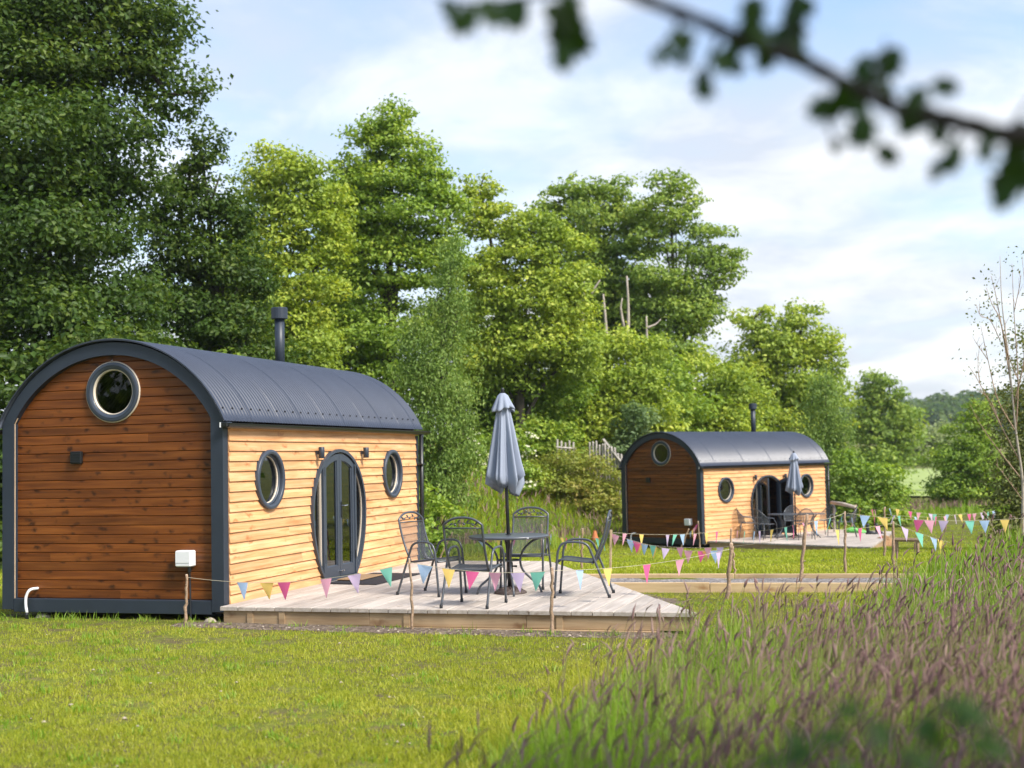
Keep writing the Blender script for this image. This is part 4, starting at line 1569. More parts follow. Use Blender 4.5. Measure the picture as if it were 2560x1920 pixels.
stake('S0', 'thin crooked stake below the white box on the dark gable', None, (466.5, 1436.7), 0.019, base=gpt(-0.30, -0.34))
b1 = onz(1039, 1556, -0.16)
stake('S1', 'slim stake against the deck edge left of the chair turned from the viewer', None, (1023.3, 1396.3), 0.016, base=gpt(2.43, -0.36))
stake('S2', 'knotted stake at the deck edge just left of the side-on chair', None, (1379.8, 1418.6), 0.021, base=gpt(3.94, -0.33))
stake('S3', 'thick stake with a pale cut top rising from the seeding grass', (1819, 1499), (1828.4, 1358), 0.03)
stake('S3b', 'thin stake close behind the thick one with the pale cut top', (1836, 1436), (1832, 1366), 0.02)
stake('S4', 'leaning stake in front of the open doors of the farther cabin', (1999, 1463), (2018, 1286), 0.026)
stake('S5', 'straight slim stake on the lawn before the right end of the far deck', (2113, 1434), (2112, 1279), 0.022)
stake('S6', 'short stake with a pale top at the meadow edge, right of the far deck', (2233, 1412), (2233, 1304), 0.026)
stake('SW', 'square sawn stake behind the side-on chair', (1526, 1428), (1527.7, 1324.7), 0.021, kind='sawn')
stake('KN', 'knobbly stake left of the square sawn stake', (1454, 1423), (1456.4, 1321.5), 0.022)
stake('CC', 'stake standing behind the chair that faces the viewer', (1355, 1400), (1353.6, 1311), 0.023)
stake('LS', 'leaning stick on the grass between the two left chairs', (1095, 1404), (1131, 1331), 0.02)
stake('FS', 'stake on the far lawn lined up above the thick cut one', (1826, 1404), (1828, 1321), 0.022)
stake('PS', 'short thin stake at the corner of the farther cabin', None, (1745, 1303), 0.02, base=p2(0.35, -0.55, -0.14))
stake('PS2', 'short thin stake below the white box of the farther cabin', None, (1722, 1322), 0.02, base=p2(-0.35, -0.55, -0.14))
stake('BR', 'stake at the back of the far lawn beside the leaning pale rail', (2124, 1342), (2140, 1262), 0.03)
stake('BM', 'slim stake on the far lawn behind the straw heap', (2212, 1392), (2212, 1268), 0.024)


def bunting(label, pts, flags, size, sag):
    """pts = string ends (3D); flags = [(photo x, colour)...]; a cord that sags, with pennants sewn on."""
    o = thing('bunting', label, 'bunting', tuple(pts[0]), 0.0, 'strings of pastel bunting')
    org = np.asarray(pts[0], float)
    line = []
    for (a, b), sg in zip(zip(pts[:-1], pts[1:]), sag):
        a, b = np.asarray(a, float), np.asarray(b, float)
        for t in np.linspace(0, 1, 25)[(1 if line else 0):]:
            p = a + (b - a) * t
            line.append(p - np.array([0, 0, sg * 4 * t * (1 - t)]))
    line = np.array(line)
    MB().tube(line - org, 0.0024, 5).build('cord', 'cord', o)
    pxs = np.array([proj(p)[0] for p in line])
    rs = np.random.default_rng(len(flags) * 7 + int(abs(org[0] * 10)))
    for fx_, c_ in flags:
        i = int(np.argmin(np.abs(pxs - fx_)))
        i = min(max(i, 1), len(line) - 2)
        if pxs[i] > fx_ and i > 1:
            i -= 1
        w = (fx_ - pxs[i]) / (pxs[i + 1] - pxs[i] + 1e-9)
        p = line[i] + (line[i + 1] - line[i]) * min(max(w, -0.5), 1.5)
        d = line[i + 1] - line[i]
        d /= np.linalg.norm(d)
        nrm = np.cross(d, (0, 0, 1))
        nrm /= np.linalg.norm(nrm)
        size_ = size * (1.12 if size < 0.149 else 1.0)
        sw = size_ * rs.uniform(0.92, 1.08) * 0.5
        ht = size_ * rs.uniform(1.22, 1.4)
        swing = rs.normal(0, 0.16)
        twist = rs.normal(0, 0.16)
        curl = rs.normal(0, 0.12)
        v, rows = [], 5
        for r_ in range(rows):
            t = r_ / (rows - 1)
            wd = sw * (1 - t) + 0.002
            cen = p - org + np.array([0, 0, -0.004]) + np.array([0, 0, -1]) * ht * t * math.cos(swing) + nrm * (ht * t * math.sin(swing) + curl * size * t * t) + d * twist * ht * t
            for s in (-1, 0, 1):
                v.append(cen + d * wd * s * (1 - 0.25 * abs(curl) * t) + nrm * (0.012 * s * curl * 6 * (1 - t) + (0.010 if s == 0 else 0) * math.sin(3 * t + curl * 9)))
        f = [(r_ * 3 + j, r_ * 3 + j + 1, r_ * 3 + 4 + j, r_ * 3 + 3 + j) for r_ in range(rows - 1) for j in range(2)]
        mk('flag', v, f, 'flag_' + c_, o, True)
    return o


def top(k, f=0.96):
    b, t = STAKES[k]
    return b + (t - b) * f


bunting('bunting across the foot of the orange wall from the cabin corner stake', [top('S0', .95), top('S1', .95)],
        [(606, 'b'), (667, 'y'), (710, 'm'), (815, 'p'), (886, 'l'), (965, 'g')], 0.15, [0.125])
bunting('bunting in front of the table legs between the two deck edge stakes', [top('S1', .95), top('S2', .95)],
        [(1062, 'b'), (1121, 'y'), (1181, 'm'), (1237, 'p'), (1294, 'l'), (1344, 'g')], 0.15, [0.055])
bunting('bunting from the knotted deck edge stake to the thick cut stake', [top('S2', .95), top('S3', .90)],
        [(1449, 'b'), (1519, 'y'), (1617, 'm'), (1700, 'p'), (1796, 'l')], 0.155, [0.06])
bunting('low sagging bunting from the square sawn stake to the thick cut stake', [top('SW', .93), top('S3b', .92)],
        [(1538, 'p'), (1577, 'b'), (1592, 'm'), (1600, 'y'), (1610, 'b'), (1633, 'y'), (1664, 'l'), (1721, 'p'), (1756, 'm'), (1768, 'y'), (1786, 'b')], 0.125, [0.13])
bunting('bunting on the lawn from the square sawn stake to the stake above the thick one', [top('SW', .94), top('FS', .96)],
        [(1562, 'p'), (1604, 'y'), (1669, 'l'), (1688, 'g'), (1706, 'b'), (1738, 'p'), (1766, 'y'), (1792, 'm')], 0.15, [0.06])
bunting('bunting rising past the far open doors to the straight slim lawn stake', [top('FS', .96), top('S4', .90), top('S5', .98)],
        [(1844, 'p'), (1862, 'g'), (1886, 'b'), (1899, 'l'), (1930, 'y'), (1964, 'g'), (1982, 'm'), (2007, 'p'), (2040, 'b'), (2076, 'g')], 0.155, [0.07, 0.03])
bunting('bunting behind the round table from the leaning stick to the knobbly stake', [top('LS', .93), top('CC', .92), top('KN', .85)],
        [(1200, 'b'), (1248, 'y'), (1286, 'm'), (1326, 'p'), (1378, 'b'), (1404, 'y'), (1416, 'm'), (1434, 'p'), (1449, 'l')], 0.16, [0.17, 0.12])
bunting('short bunting between the knobbly stake and the square sawn stake', [top('KN', .84), top('SW', .82)],
        [(1492, 'g'), (1506, 'g')], 0.13, [0.03])
bunting('bunting low over the lawn before the far deck, sawn stake to leaning stake', [top('SW', .80), top('S4', .72)],
        [(1575, 'b'), (1632, 'g'), (1700, 'p'), (1770, 'p'), (1800, 'l')], 0.11, [0.17])
bunting('bunting from the leaning stake across the far deck to the short meadow stake', [top('S4', .80), top('S6', .97)],
        [(2093, 'y'), (2150, 'm'), (2194, 'p')], 0.145, [0.05])
e6 = at(2375, 1356, 22.0)
bunting('bunting dropping from the short meadow stake into the seeding grass', [top('S6', .97), e6], [(2262, 'l'), (2298, 'g'), (2334, 'b'), (2352, 'y')], 0.145, [0.02])
e5 = at(2640, 1287, 20.0)
bunting('long bunting over the meadow from the straight slim stake to the right', [top('S5', .98), e5],
        [(2162, 'b'), (2206, 'y'), (2297, 'm'), (2323, 'p'), (2359, 'l'), (2424, 'g'), (2461, 'b'), (2512, 'y')], 0.13, [0.105])
eb = at(2490, 1276, 36.0)
bunting('upper bunting at the back of the far lawn, before the hedge', [top('BR', .9), at(2230, 1270, 33), eb],
        [(2150, 'y'), (2180, 'm'), (2187, 'p'), (2224, 'b'), (2244, 'y'), (2275, 'm'), (2297, 'p'), (2326, 'l'), (2337, 'g'), (2368, 'b'), (2400, 'y'), (2423, 'm'), (2436, 'p'), (2456, 'l'), (2471, 'g'), (2484, 'b')], 0.14, [0.04, 0.14])
eb2 = at(2420, 1282, 29.0)
bunting('lower bunting at the back of the far lawn, before the hedge', [at(2100, 1290, 31), top('BM', .86), eb2],
        [(2104, 'g'), (2130, 'b'), (2187, 'm'), (2236, 'l'), (2247, 'g'), (2288, 'b'), (2319, 'y'), (2340, 'm'), (2362, 'p'), (2387, 'l')], 0.125, [0.04, 0.07])
bunting('short bunting at the corner of the farther cabin', [top('PS', .95), top('PS2', .75)], [(1742, 'm'), (1736, 'p'), (1731, 'y'), (1727, 'b')], 0.13, [0.04])
rl = thing('timber_rail', 'pale bare pole lying propped beyond the end of the farther cabin', 'pole', tuple(at(2078, 1256, 40)))
q = at(2138, 1268, 39) - at(2078, 1256, 40)
MB().tube([(0, 0, 0), q * 0.5 + np.array([0, 0, 0.02]), q], [0.05, 0.055, 0.05], 8).build('pole', 'snag', rl, True)
MB().tube([q * 0.1, q * 0.1 - np.array([0, 0, 1.2])], 0.04, 6).build('prop', 'snag', rl)
rk = thing('low_rail', 'low brown timber rail at the edge of the meadow beyond the far deck', 'rail', tuple(at(2235, 1349, 27)))
q = at(2300, 1350, 26.6) - at(2235, 1349, 27)
MB().tube([(0, 0, 0), q * 0.5, q], 0.045, 6).build('beam', 'stake', rk)
for t in (0.1, 0.9):
    MB().tube([q * t, q * t - np.array([0, 0, 0.6])], 0.04, 6).build('post', 'stake', rk)

# ------------------------------------------------------------------ broken picket fence on the bank, dead snags in the trees
fc = thing('picket_fence', 'silvered broken picket fence slanting down the bank left of the farther cabin', 'fence', tuple(at(1480, 1130, 44.3)))
o0 = at(1480, 1130, 44.3)
for i in range(13):
    x = 1474 + i * 8.2
    yb = 1150 + i * 4.6
    h = 62 - abs(i - 7) * 2.2 + (i * 37 % 11) - 4
    b_ = at(x + 2, yb + 45, 44.3 - 0.05 * i) - o0
    t_ = at(x - (3 if i > 4 else 0), yb - h, 44.3 - 0.05 * i) - o0
    MB().tube([b_, (b_ + t_) / 2, t_, t_ + (t_ - b_) * 0.03], [0.045, 0.045, 0.042, 0.008], 4).build('picket', 'picket', fc)
a_, b_ = at(1508, 1098, 44.15) - o0, at(1572, 1178, 43.6) - o0
MB().tube([a_, b_], 0.05, 5).build('rail', 'picket', fc)
fc2 = thing('picket_fence', 'short length of weathered pickets half hidden in shrubs on the bank', 'fence', tuple(at(1400, 1125, 44.2)))
o0 = at(1400, 1125, 44.2)
for i in range(5):
    b_ = at(1394 + i * 10, 1185, 44.2) - o0
    t_ = at(1393 + i * 10, 1098 + (i * 13 % 9), 44.2) - o0
    MB().tube([b_, t_], 0.04, 4).build('picket', 'picket', fc2)
MB().tube([at(1390, 1118, 44.1) - o0, at(1440, 1122, 44.1) - o0], 0.035, 4).build('rail', 'picket', fc2)


def snag(label, px, d, rad, twig=None):
    o = thing('dead_trunk', label, 'dead trunk', tuple(at(px[0][0], px[0][1], d)), 0, 'bare dead trunks among the trees')
    o0 = at(px[0][0], px[0][1], d)
    pts = bezier([at(x, y, d) - o0 for x, y in px], 14)
    MB().tube(pts, list(np.linspace(rad, rad * 0.35, len(pts))), 7).build('trunk', 'snag', o, True)
    for t in twig or []:
        MB().tube(bezier([at(x, y, d) - o0 for x, y in t], 8), list(np.linspace(rad * 0.6, rad * 0.2, len(bezier([at(x, y, d) - o0 for x, y in t], 8)))), 5).build('stub', 'snag', o, True)


snag('tall pale dead trunk standing in front of the ash tree', [(1569, 1000), (1570, 850), (1571, 770), (1567, 690)], 50.8, 0.10, [[(1560, 820), (1552, 770), (1556, 745)]])
snag('pale dead trunk left of the tallest bare trunk', [(1524, 1010), (1519, 880), (1513, 790), (1508, 735)], 50.6, 0.10, [[(1478, 735), (1490, 715), (1500, 700)]])
snag('short pale dead trunk right of the tallest bare trunk', [(1620, 1000), (1618, 880), (1616, 790)], 50.9, 0.09, [[(1618, 820), (1640, 810), (1652, 798)]])
snag('thin dead trunk tilted in the yellow-green tree', [(1450, 950), (1458, 780), (1462, 668)], 50.3, 0.07)

# ------------------------------------------------------------------ trees: limbs and leaf by leaf crowns
SUNV = np.array(sun_dir)


def leaves_mesh(name, pos, nrm, size, m, parent, aspect=0.62, hang=0.0, fold=0.18):
    """One small folded blade per leaf: 4 corners, 2 triangles."""
    n = len(pos)
    nrm = nrm / (np.linalg.norm(nrm, axis=1, keepdims=True) + 1e-9)
    a = RNG.normal(size=(n, 3))
    a[:, 2] -= hang
    u = a - nrm * np.sum(a * nrm, 1, keepdims=True)
    u /= np.linalg.norm(u, axis=1, keepdims=True) + 1e-9
    w = np.cross(nrm, u)
    s = (size * RNG.uniform(0.55, 1.45, n))[:, None]
    v = np.empty((n, 4, 3))
    v[:, 0] = pos - u * s * 0.5
    v[:, 1] = pos + w * s * aspect * 0.5 + nrm * s * fold
    v[:, 2] = pos + u * s * 0.55
    v[:, 3] = pos - w * s * aspect * 0.5 + nrm * s * fold
    v = v.reshape(-1, 3)
    k = np.arange(n)[:, None] * 4
    tri = np.concatenate([k + np.array([[0, 1, 2]]), k + np.array([[0, 2, 3]])], 1).reshape(-1)
    return mk_np(name, v, tri, 3, m, parent)


def crown_points(lobes, leaf, density, shell=0.42, blob=0.45, up=0.45, gap=0.0, stretch=1.0, droop=0.0):
    """lobes = [(centre, rx, rz)] -> leaf positions and normals grouped into boughs."""
    P, N, cents = [], [], []
    for c, rx, rz_ in lobes:
        c = np.asarray(c, float)
        rm = (rx + rz_) / 2
        nb = int(14 + 13 * min(rm, 3.2) ** 1.35)
        d = RNG.normal(size=(nb, 3))
        d /= np.linalg.norm(d, axis=1, keepdims=True)
        d[:, 2] = d[:, 2] * 0.9 + 0.08
        # fewer boughs on the side turned away
        keep = (d @ CF < 0.25) | (RNG.random(nb) < 0.55)
        d = d[keep]
        rad = RNG.uniform(0.3, 1.0, len(d)) ** 0.6
        bc = c + d * rad[:, None] * np.array([rx, rx, rz_]) * 0.85
        br = blob * rm * RNG.uniform(0.45, 1.3, len(d))
        br = np.clip(br, 0.24, 1.2)
        for b, r in zip(bc, br):
            n = int(density * 4 * math.pi * r * r * 0.62 / (leaf * leaf * 0.62))
            n = max(n, 12)
            q = RNG.normal(size=(n, 3))
            q /= np.linalg.norm(q, axis=1, keepdims=True)
            q[:, 2] = np.where(q[:, 2] < -0.2, q[:, 2] * 0.4, q[:, 2])
            rr_ = r * (1 - shell * RNG.random(n) ** 1.6) * (1 + 0.2 * RNG.normal(size=n))
            az_ = RNG.uniform(0, 2 * math.pi)
            el_ = RNG.uniform(1.0, 1.75)
            ca_, sa_ = math.cos(az_), math.sin(az_)
            off_ = q * rr_[:, None]
            al_ = off_[:, 0] * ca_ + off_[:, 1] * sa_
            off_ = off_ * np.array([1.0, 1.0, RNG.uniform(0.5, 0.85) * stretch])
            off_ = off_ + np.outer(al_ * (el_ - 1), np.array([ca_, sa_, RNG.uniform(-0.25, 0.2)]))
            p = b + off_ + RNG.normal(0, 0.045 * r + 0.015, off_.shape)
            if droop:
                p[:, 2] -= droop * RNG.random(n) ** 2 * r
            nn = q * (1 - up) + np.array([0, 0, up]) + RNG.normal(0, 0.42, (n, 3))
            P.append(p)
            N.append(nn)
            cents.append((b, r))
    return np.concatenate(P), np.concatenate(N), cents


TREE_TRIS = 0


def tree(name, label, cat, lobes_px, d, m, leaf=0.15, density=1.0, base_px=None, group=None, trunk=0.16, up=0.45, aspect=0.62, hang=0.0,
         blob=0.45, stretch=1.0, droop=0.0, shell=0.42, dz=None, flowers=0, limb_mat='bark', sub=1.0, widen=1.12):
    global TREE_TRIS
    sc_ = d / FPX
    lobes = []
    for i, lo in enumerate(lobes_px):
        cx, cy, rx, ry = lo[:4]
        dd = d + (lo[4] if len(lo) > 4 else 0)
        lobes.append((at(cx, cy, dd), widen * rx * dd / FPX, (0.4 + 0.6 * widen) * ry * dd / FPX))
    if cat == 'bush' and d < 60:
        for c, rx, rz_ in list(lobes):
            zz = c[2] - rz_ * 0.9
            gg = float(gz(c[0], c[1]))
            n_add = 0
            while zz > gg + 0.15 and n_add < 4:
                r2 = min(rz_ * 0.9, max(0.35, (zz - gg) * 0.6))
                c2 = np.array([c[0], c[1], zz - r2 * 0.55]) - np.array([CF[0], CF[1], 0]) * 0.25 * rx
                lobes.append((c2, rx * 1.02, r2))
                zz -= r2 * 1.1
                n_add += 1
    P, N, cents = crown_points(lobes, leaf, density, shell, blob, up, stretch=stretch, droop=droop)
    bx = base_px if base_px is not None else float(np.mean([lo[0] for lo in lobes_px]))
    lowest = max(lobes_px, key=lambda lo: lo[1])
    c0 = at(bx, lowest[1], d)
    base = np.array([c0[0], c0[1], float(gz(c0[0], c0[1]))])
    keep = P[:, 2] > gz(P[:, 0], P[:, 1]) + 0.03
    P, N = P[keep], N[keep]
    t = thing(name, label, cat, tuple(base), 0.0, group)
    TREE_TRIS += len(P) * 2
    leaves_mesh('crown', P - base, N, leaf, m, t, aspect, hang)
    # trunk with limbs reaching into the lobes
    zs = [l_[0][2] for l_ in lobes]
    topl = max(lobes, key=lambda l_: l_[0][2])
    tip = topl[0] - base
    h = tip[2]
    path = bezier([(0, 0, -0.3), (tip[0] * 0.1 + 0.02 * h, tip[1] * 0.1, h * 0.3), (tip[0] * 0.45, tip[1] * 0.45 + 0.01 * h, h * 0.62), tuple(tip)], 15)
    mb = MB()
    rad = list(trunk * (1 - 0.86 * np.linspace(0, 1, len(path)) ** 0.8))
    rad[0] *= 1.35
    mb.tube(path, rad, 9)
    order = sorted(lobes, key=lambda l_: -l_[1])
    for c, rx, rz_ in order[:12]:
        e = c - base
        k = min(len(path) - 3, max(1, int(len(path) * max(0.08, min(0.85, (e[2] - rx * 0.8) / max(h, 0.1))) * 0.8)))
        s = np.asarray(path[k])
        mid = s + (e - s) * 0.5 + np.array([0, 0, 0.12 * np.linalg.norm(e - s)])
        br = bezier([s, mid, e], 8)
        r0 = rad[k] * 0.55
        mb.tube(br, list(np.linspace(r0, r0 * 0.3, len(br))), 6)
    cl = list(cents)
    random.Random(int(d * 10)).shuffle(cl)
    for b, r in cl[:int(26 * sub)]:
        e = b - base
        c = min(order, key=lambda l_: np.linalg.norm(l_[0] - b))[0] - base
        mb.tube([c, (c + e) / 2 + np.array([0, 0, 0.05]), e + (e - c) * 0.12], [trunk * 0.16, trunk * 0.12, trunk * 0.05], 5)
    mb.build('trunk', limb_mat, t, True)
    if flowers:
        k = RNG.choice(len(P), flowers, replace=False)
        fp = P[k] - base
        fn = np.tile(-CF, (flowers, 1)) * 0.5 + np.array([0, 0, 0.6]) + RNG.normal(0, 0.2, (flowers, 3))
        pos = np.repeat(fp, 7, 0) + RNG.normal(0, 0.07, (flowers * 7, 3))
        leaves_mesh('blossom', pos, np.repeat(fn, 7, 0), 0.09, 'flower', t, 0.9)
    return t


GT = 'trees along the bank'
tree('lime_tree', 'huge dark green tree filling the upper left corner', 'tree',
     [(120, -60, 300, 190), (60, 170, 330, 170), (330, 90, 130, 150), (420, 240, 105, 100), (60, 400, 330, 170, -1), (300, 420, 150, 120), (-180, 150, 240, 300),
      (-120, 480, 240, 220), (100, 640, 260, 150, -1.5), (260, 590, 110, 90), (90, 830, 260, 140, -2), (-120, 800, 200, 220), (300, 800, 160, 120, -1)],
     31, 'leaf_dark', 0.122, 0.56, base_px=150, group=GT, trunk=0.42)
tree('lime_tree', 'dark green tree with sky showing through, between the huge tree and the flue', 'tree',
     [(505, 385, 55, 75), (455, 500, 70, 50), (530, 500, 70, 70), (590, 560, 50, 80), (470, 450, 55, 50), (405, 560, 70, 55), (500, 640, 120, 70), (420, 700, 110, 80), (590, 720, 100, 90), (500, 800, 150, 90), (440, 900, 150, 80), (610, 880, 110, 100)],
     34, 'leaf_dark', 0.12, 0.74, base_px=560, group=GT, trunk=0.26)
tree('lime_tree', 'yellow-green tree with a flat rounded top above the flue', 'tree',
     [(670, 420, 75, 62), (735, 455, 85, 60), (640, 520, 75, 75), (760, 560, 95, 85), (680, 620, 105, 85), (620, 740, 85, 90), (760, 700, 105, 90), (700, 820, 125, 90), (630, 900, 110, 90), (770, 900, 100, 100), (690, 990, 150, 90), (835, 510, 55, 60), (840, 620, 60, 70)],
     40, 'leaf_yellow', 0.13, 0.8, base_px=700, group=GT, trunk=0.24)
tree('lime_tree', 'tallest pointed tree right of the flue', 'tree',
     [(985, 310, 62, 52), (945, 350, 70, 55), (900, 410, 62, 60), (1025, 385, 70, 60), (965, 450, 105, 75), (1080, 470, 62, 62), (880, 520, 75, 75), (1020, 560, 115, 80), (910, 630, 95, 80),
      (1090, 590, 55, 60), (1000, 680, 110, 85), (880, 760, 90, 90), (970, 820, 120, 90), (860, 900, 100, 90), (960, 960, 130, 90), (1115, 520, 50, 55), (1120, 640, 50, 60), (835, 480, 50, 55)],
     42, 'leaf_mid', 0.13, 0.8, base_px=960, group=GT, trunk=0.3)
for lab_, lo_, bx_ in (('tree filling the gap between the dark tree and the flat-topped yellow-green one', [(590, 640, 70, 70), (560, 740, 80, 80), (620, 820, 90, 80), (540, 860, 80, 80)], 585),
                       ('tree filling the gap behind the flat-topped and the tallest pointed tree', [(850, 560, 70, 65), (820, 650, 80, 75), (870, 740, 80, 80), (820, 840, 90, 80), (850, 930, 90, 80)], 845),
                       ('tree filling the gap between the tallest pointed tree and the narrow leader', [(1130, 680, 62, 62), (1170, 760, 80, 75), (1110, 830, 85, 80), (1180, 900, 85, 80), (1130, 980, 90, 70)], 1145)):
    tree('lime_tree', lab_, 'tree', lo_, 52, 'leaf_mid', 0.16, 0.75, base_px=bx_, group=GT, trunk=0.2)
tree('birch_tree', 'slender weeping birch with fine hanging sprays behind the nearer cabin', 'tree',
     [(1130, 640, 32, 60), (1105, 730, 50, 80), (1145, 800, 45, 80), (1060, 850, 70, 90), (1110, 930, 90, 100), (1020, 960, 65, 90), (1150, 1000, 55, 90), (1060, 1070, 105, 90), (1010, 1120, 60, 80), (1140, 1120, 80, 80), (1080, 1200, 110, 80), (1150, 1230, 50, 50)],
     34, 'leaf_birch', 0.082, 0.42, base_px=1080, group=GT, trunk=0.11, up=0.1, aspect=0.5, hang=2.2, blob=0.5, stretch=1.7, droop=0.8, shell=0.9)
tree('lime_tree', 'leafy tree with a narrow leader and spreading yellow-green boughs in mid picture', 'tree',
     [(1200, 470, 48, 38), (1225, 520, 58, 42), (1185, 560, 52, 50), (1260, 590, 70, 55), (1330, 580, 75, 52), (1395, 620, 70, 55), (1290, 660, 95, 60), (1210, 690, 85, 75), (1400, 710, 85, 60), (1320, 760, 105, 65), (1230, 800, 95, 75), (1420, 800, 80, 60),
      (1340, 860, 120, 70), (1250, 910, 110, 80), (1420, 900, 90, 70)],
     45, 'leaf_yellow', 0.135, 0.8, base_px=1290, group=GT, trunk=0.24)
tree('lime_tree', 'broad darker tree at the back between the leader tree and the ash', 'tree',
     [(1460, 475, 62, 42), (1405, 500, 48, 40), (1520, 490, 60, 45), (1370, 545, 55, 45), (1480, 560, 95, 55), (1560, 560, 60, 55), (1430, 630, 90, 60), (1540, 640, 85, 60), (1490, 710, 110, 70), (1580, 730, 70, 70), (1450, 790, 100, 80), (1560, 830, 90, 90)],
     57, 'leaf_ash', 0.17, 0.72, base_px=1490, group=GT, trunk=0.3)
tree('ash_tree', 'airy ash tree with a rounded top, rightmost of the tall trees', 'tree',
     [(1675, 462, 58, 34), (1710, 500, 50, 30), (1640, 520, 60, 38), (1690, 560, 75, 38), (1770, 590, 60, 34), (1820, 640, 42, 28), (1620, 610, 62, 42), (1720, 640, 80, 42), (1790, 690, 70, 40), (1650, 700, 85, 50), (1730, 740, 80, 50), (1610, 780, 75, 60), (1690, 800, 95, 55), (1770, 780, 60, 50), (1660, 880, 110, 70)],
     55, 'leaf_ash', 0.16, 0.66, base_px=1690, group=GT, trunk=0.26, blob=0.46)
tree('maple_tree', 'rounded bright tree above the roof of the farther cabin, right of its flue', 'tree',
     [(1880, 800, 52, 40), (1940, 830, 70, 45), (2010, 795, 55, 36), (2055, 850, 52, 45), (1900, 880, 85, 55), (1990, 890, 85, 55), (2070, 920, 48, 50), (1860, 950, 90, 65), (1950, 970, 105, 65), (2040, 1000, 80, 65), (1890, 1050, 100, 70), (1990, 1080, 100, 70)],
     60, 'leaf_yellow', 0.17, 0.72, base_px=1960, group=GT, trunk=0.26)
tree('birch_tree', 'pale drooping birch behind the right end of the farther cabin', 'tree',
     [(2065, 960, 32, 50), (2050, 1030, 52, 70), (2090, 1080, 48, 70), (2040, 1130, 70, 80), (2090, 1180, 62, 70), (2110, 1240, 50, 50)],
     50, 'leaf_birch', 0.105, 0.42, base_px=2065, group=GT, trunk=0.1, up=0.1, aspect=0.5, hang=2.2, blob=0.5, stretch=1.7, droop=0.8, shell=0.9)
tree('oak_tree', 'dark rounded tree standing alone left of the distant wooded hill', 'tree',
     [(2185, 960, 48, 32), (2225, 985, 40, 36), (2165, 1010, 42, 40), (2220, 1040, 62, 45), (2260, 1060, 42, 40), (2180, 1080, 62, 45), (2240, 1100, 60, 45), (2200, 1150, 80, 50)],
     88, 'leaf_ash', 0.24, 0.7, base_px=2210, group=GT, trunk=0.34)
GS = 'shrubs and hedge below the trees'
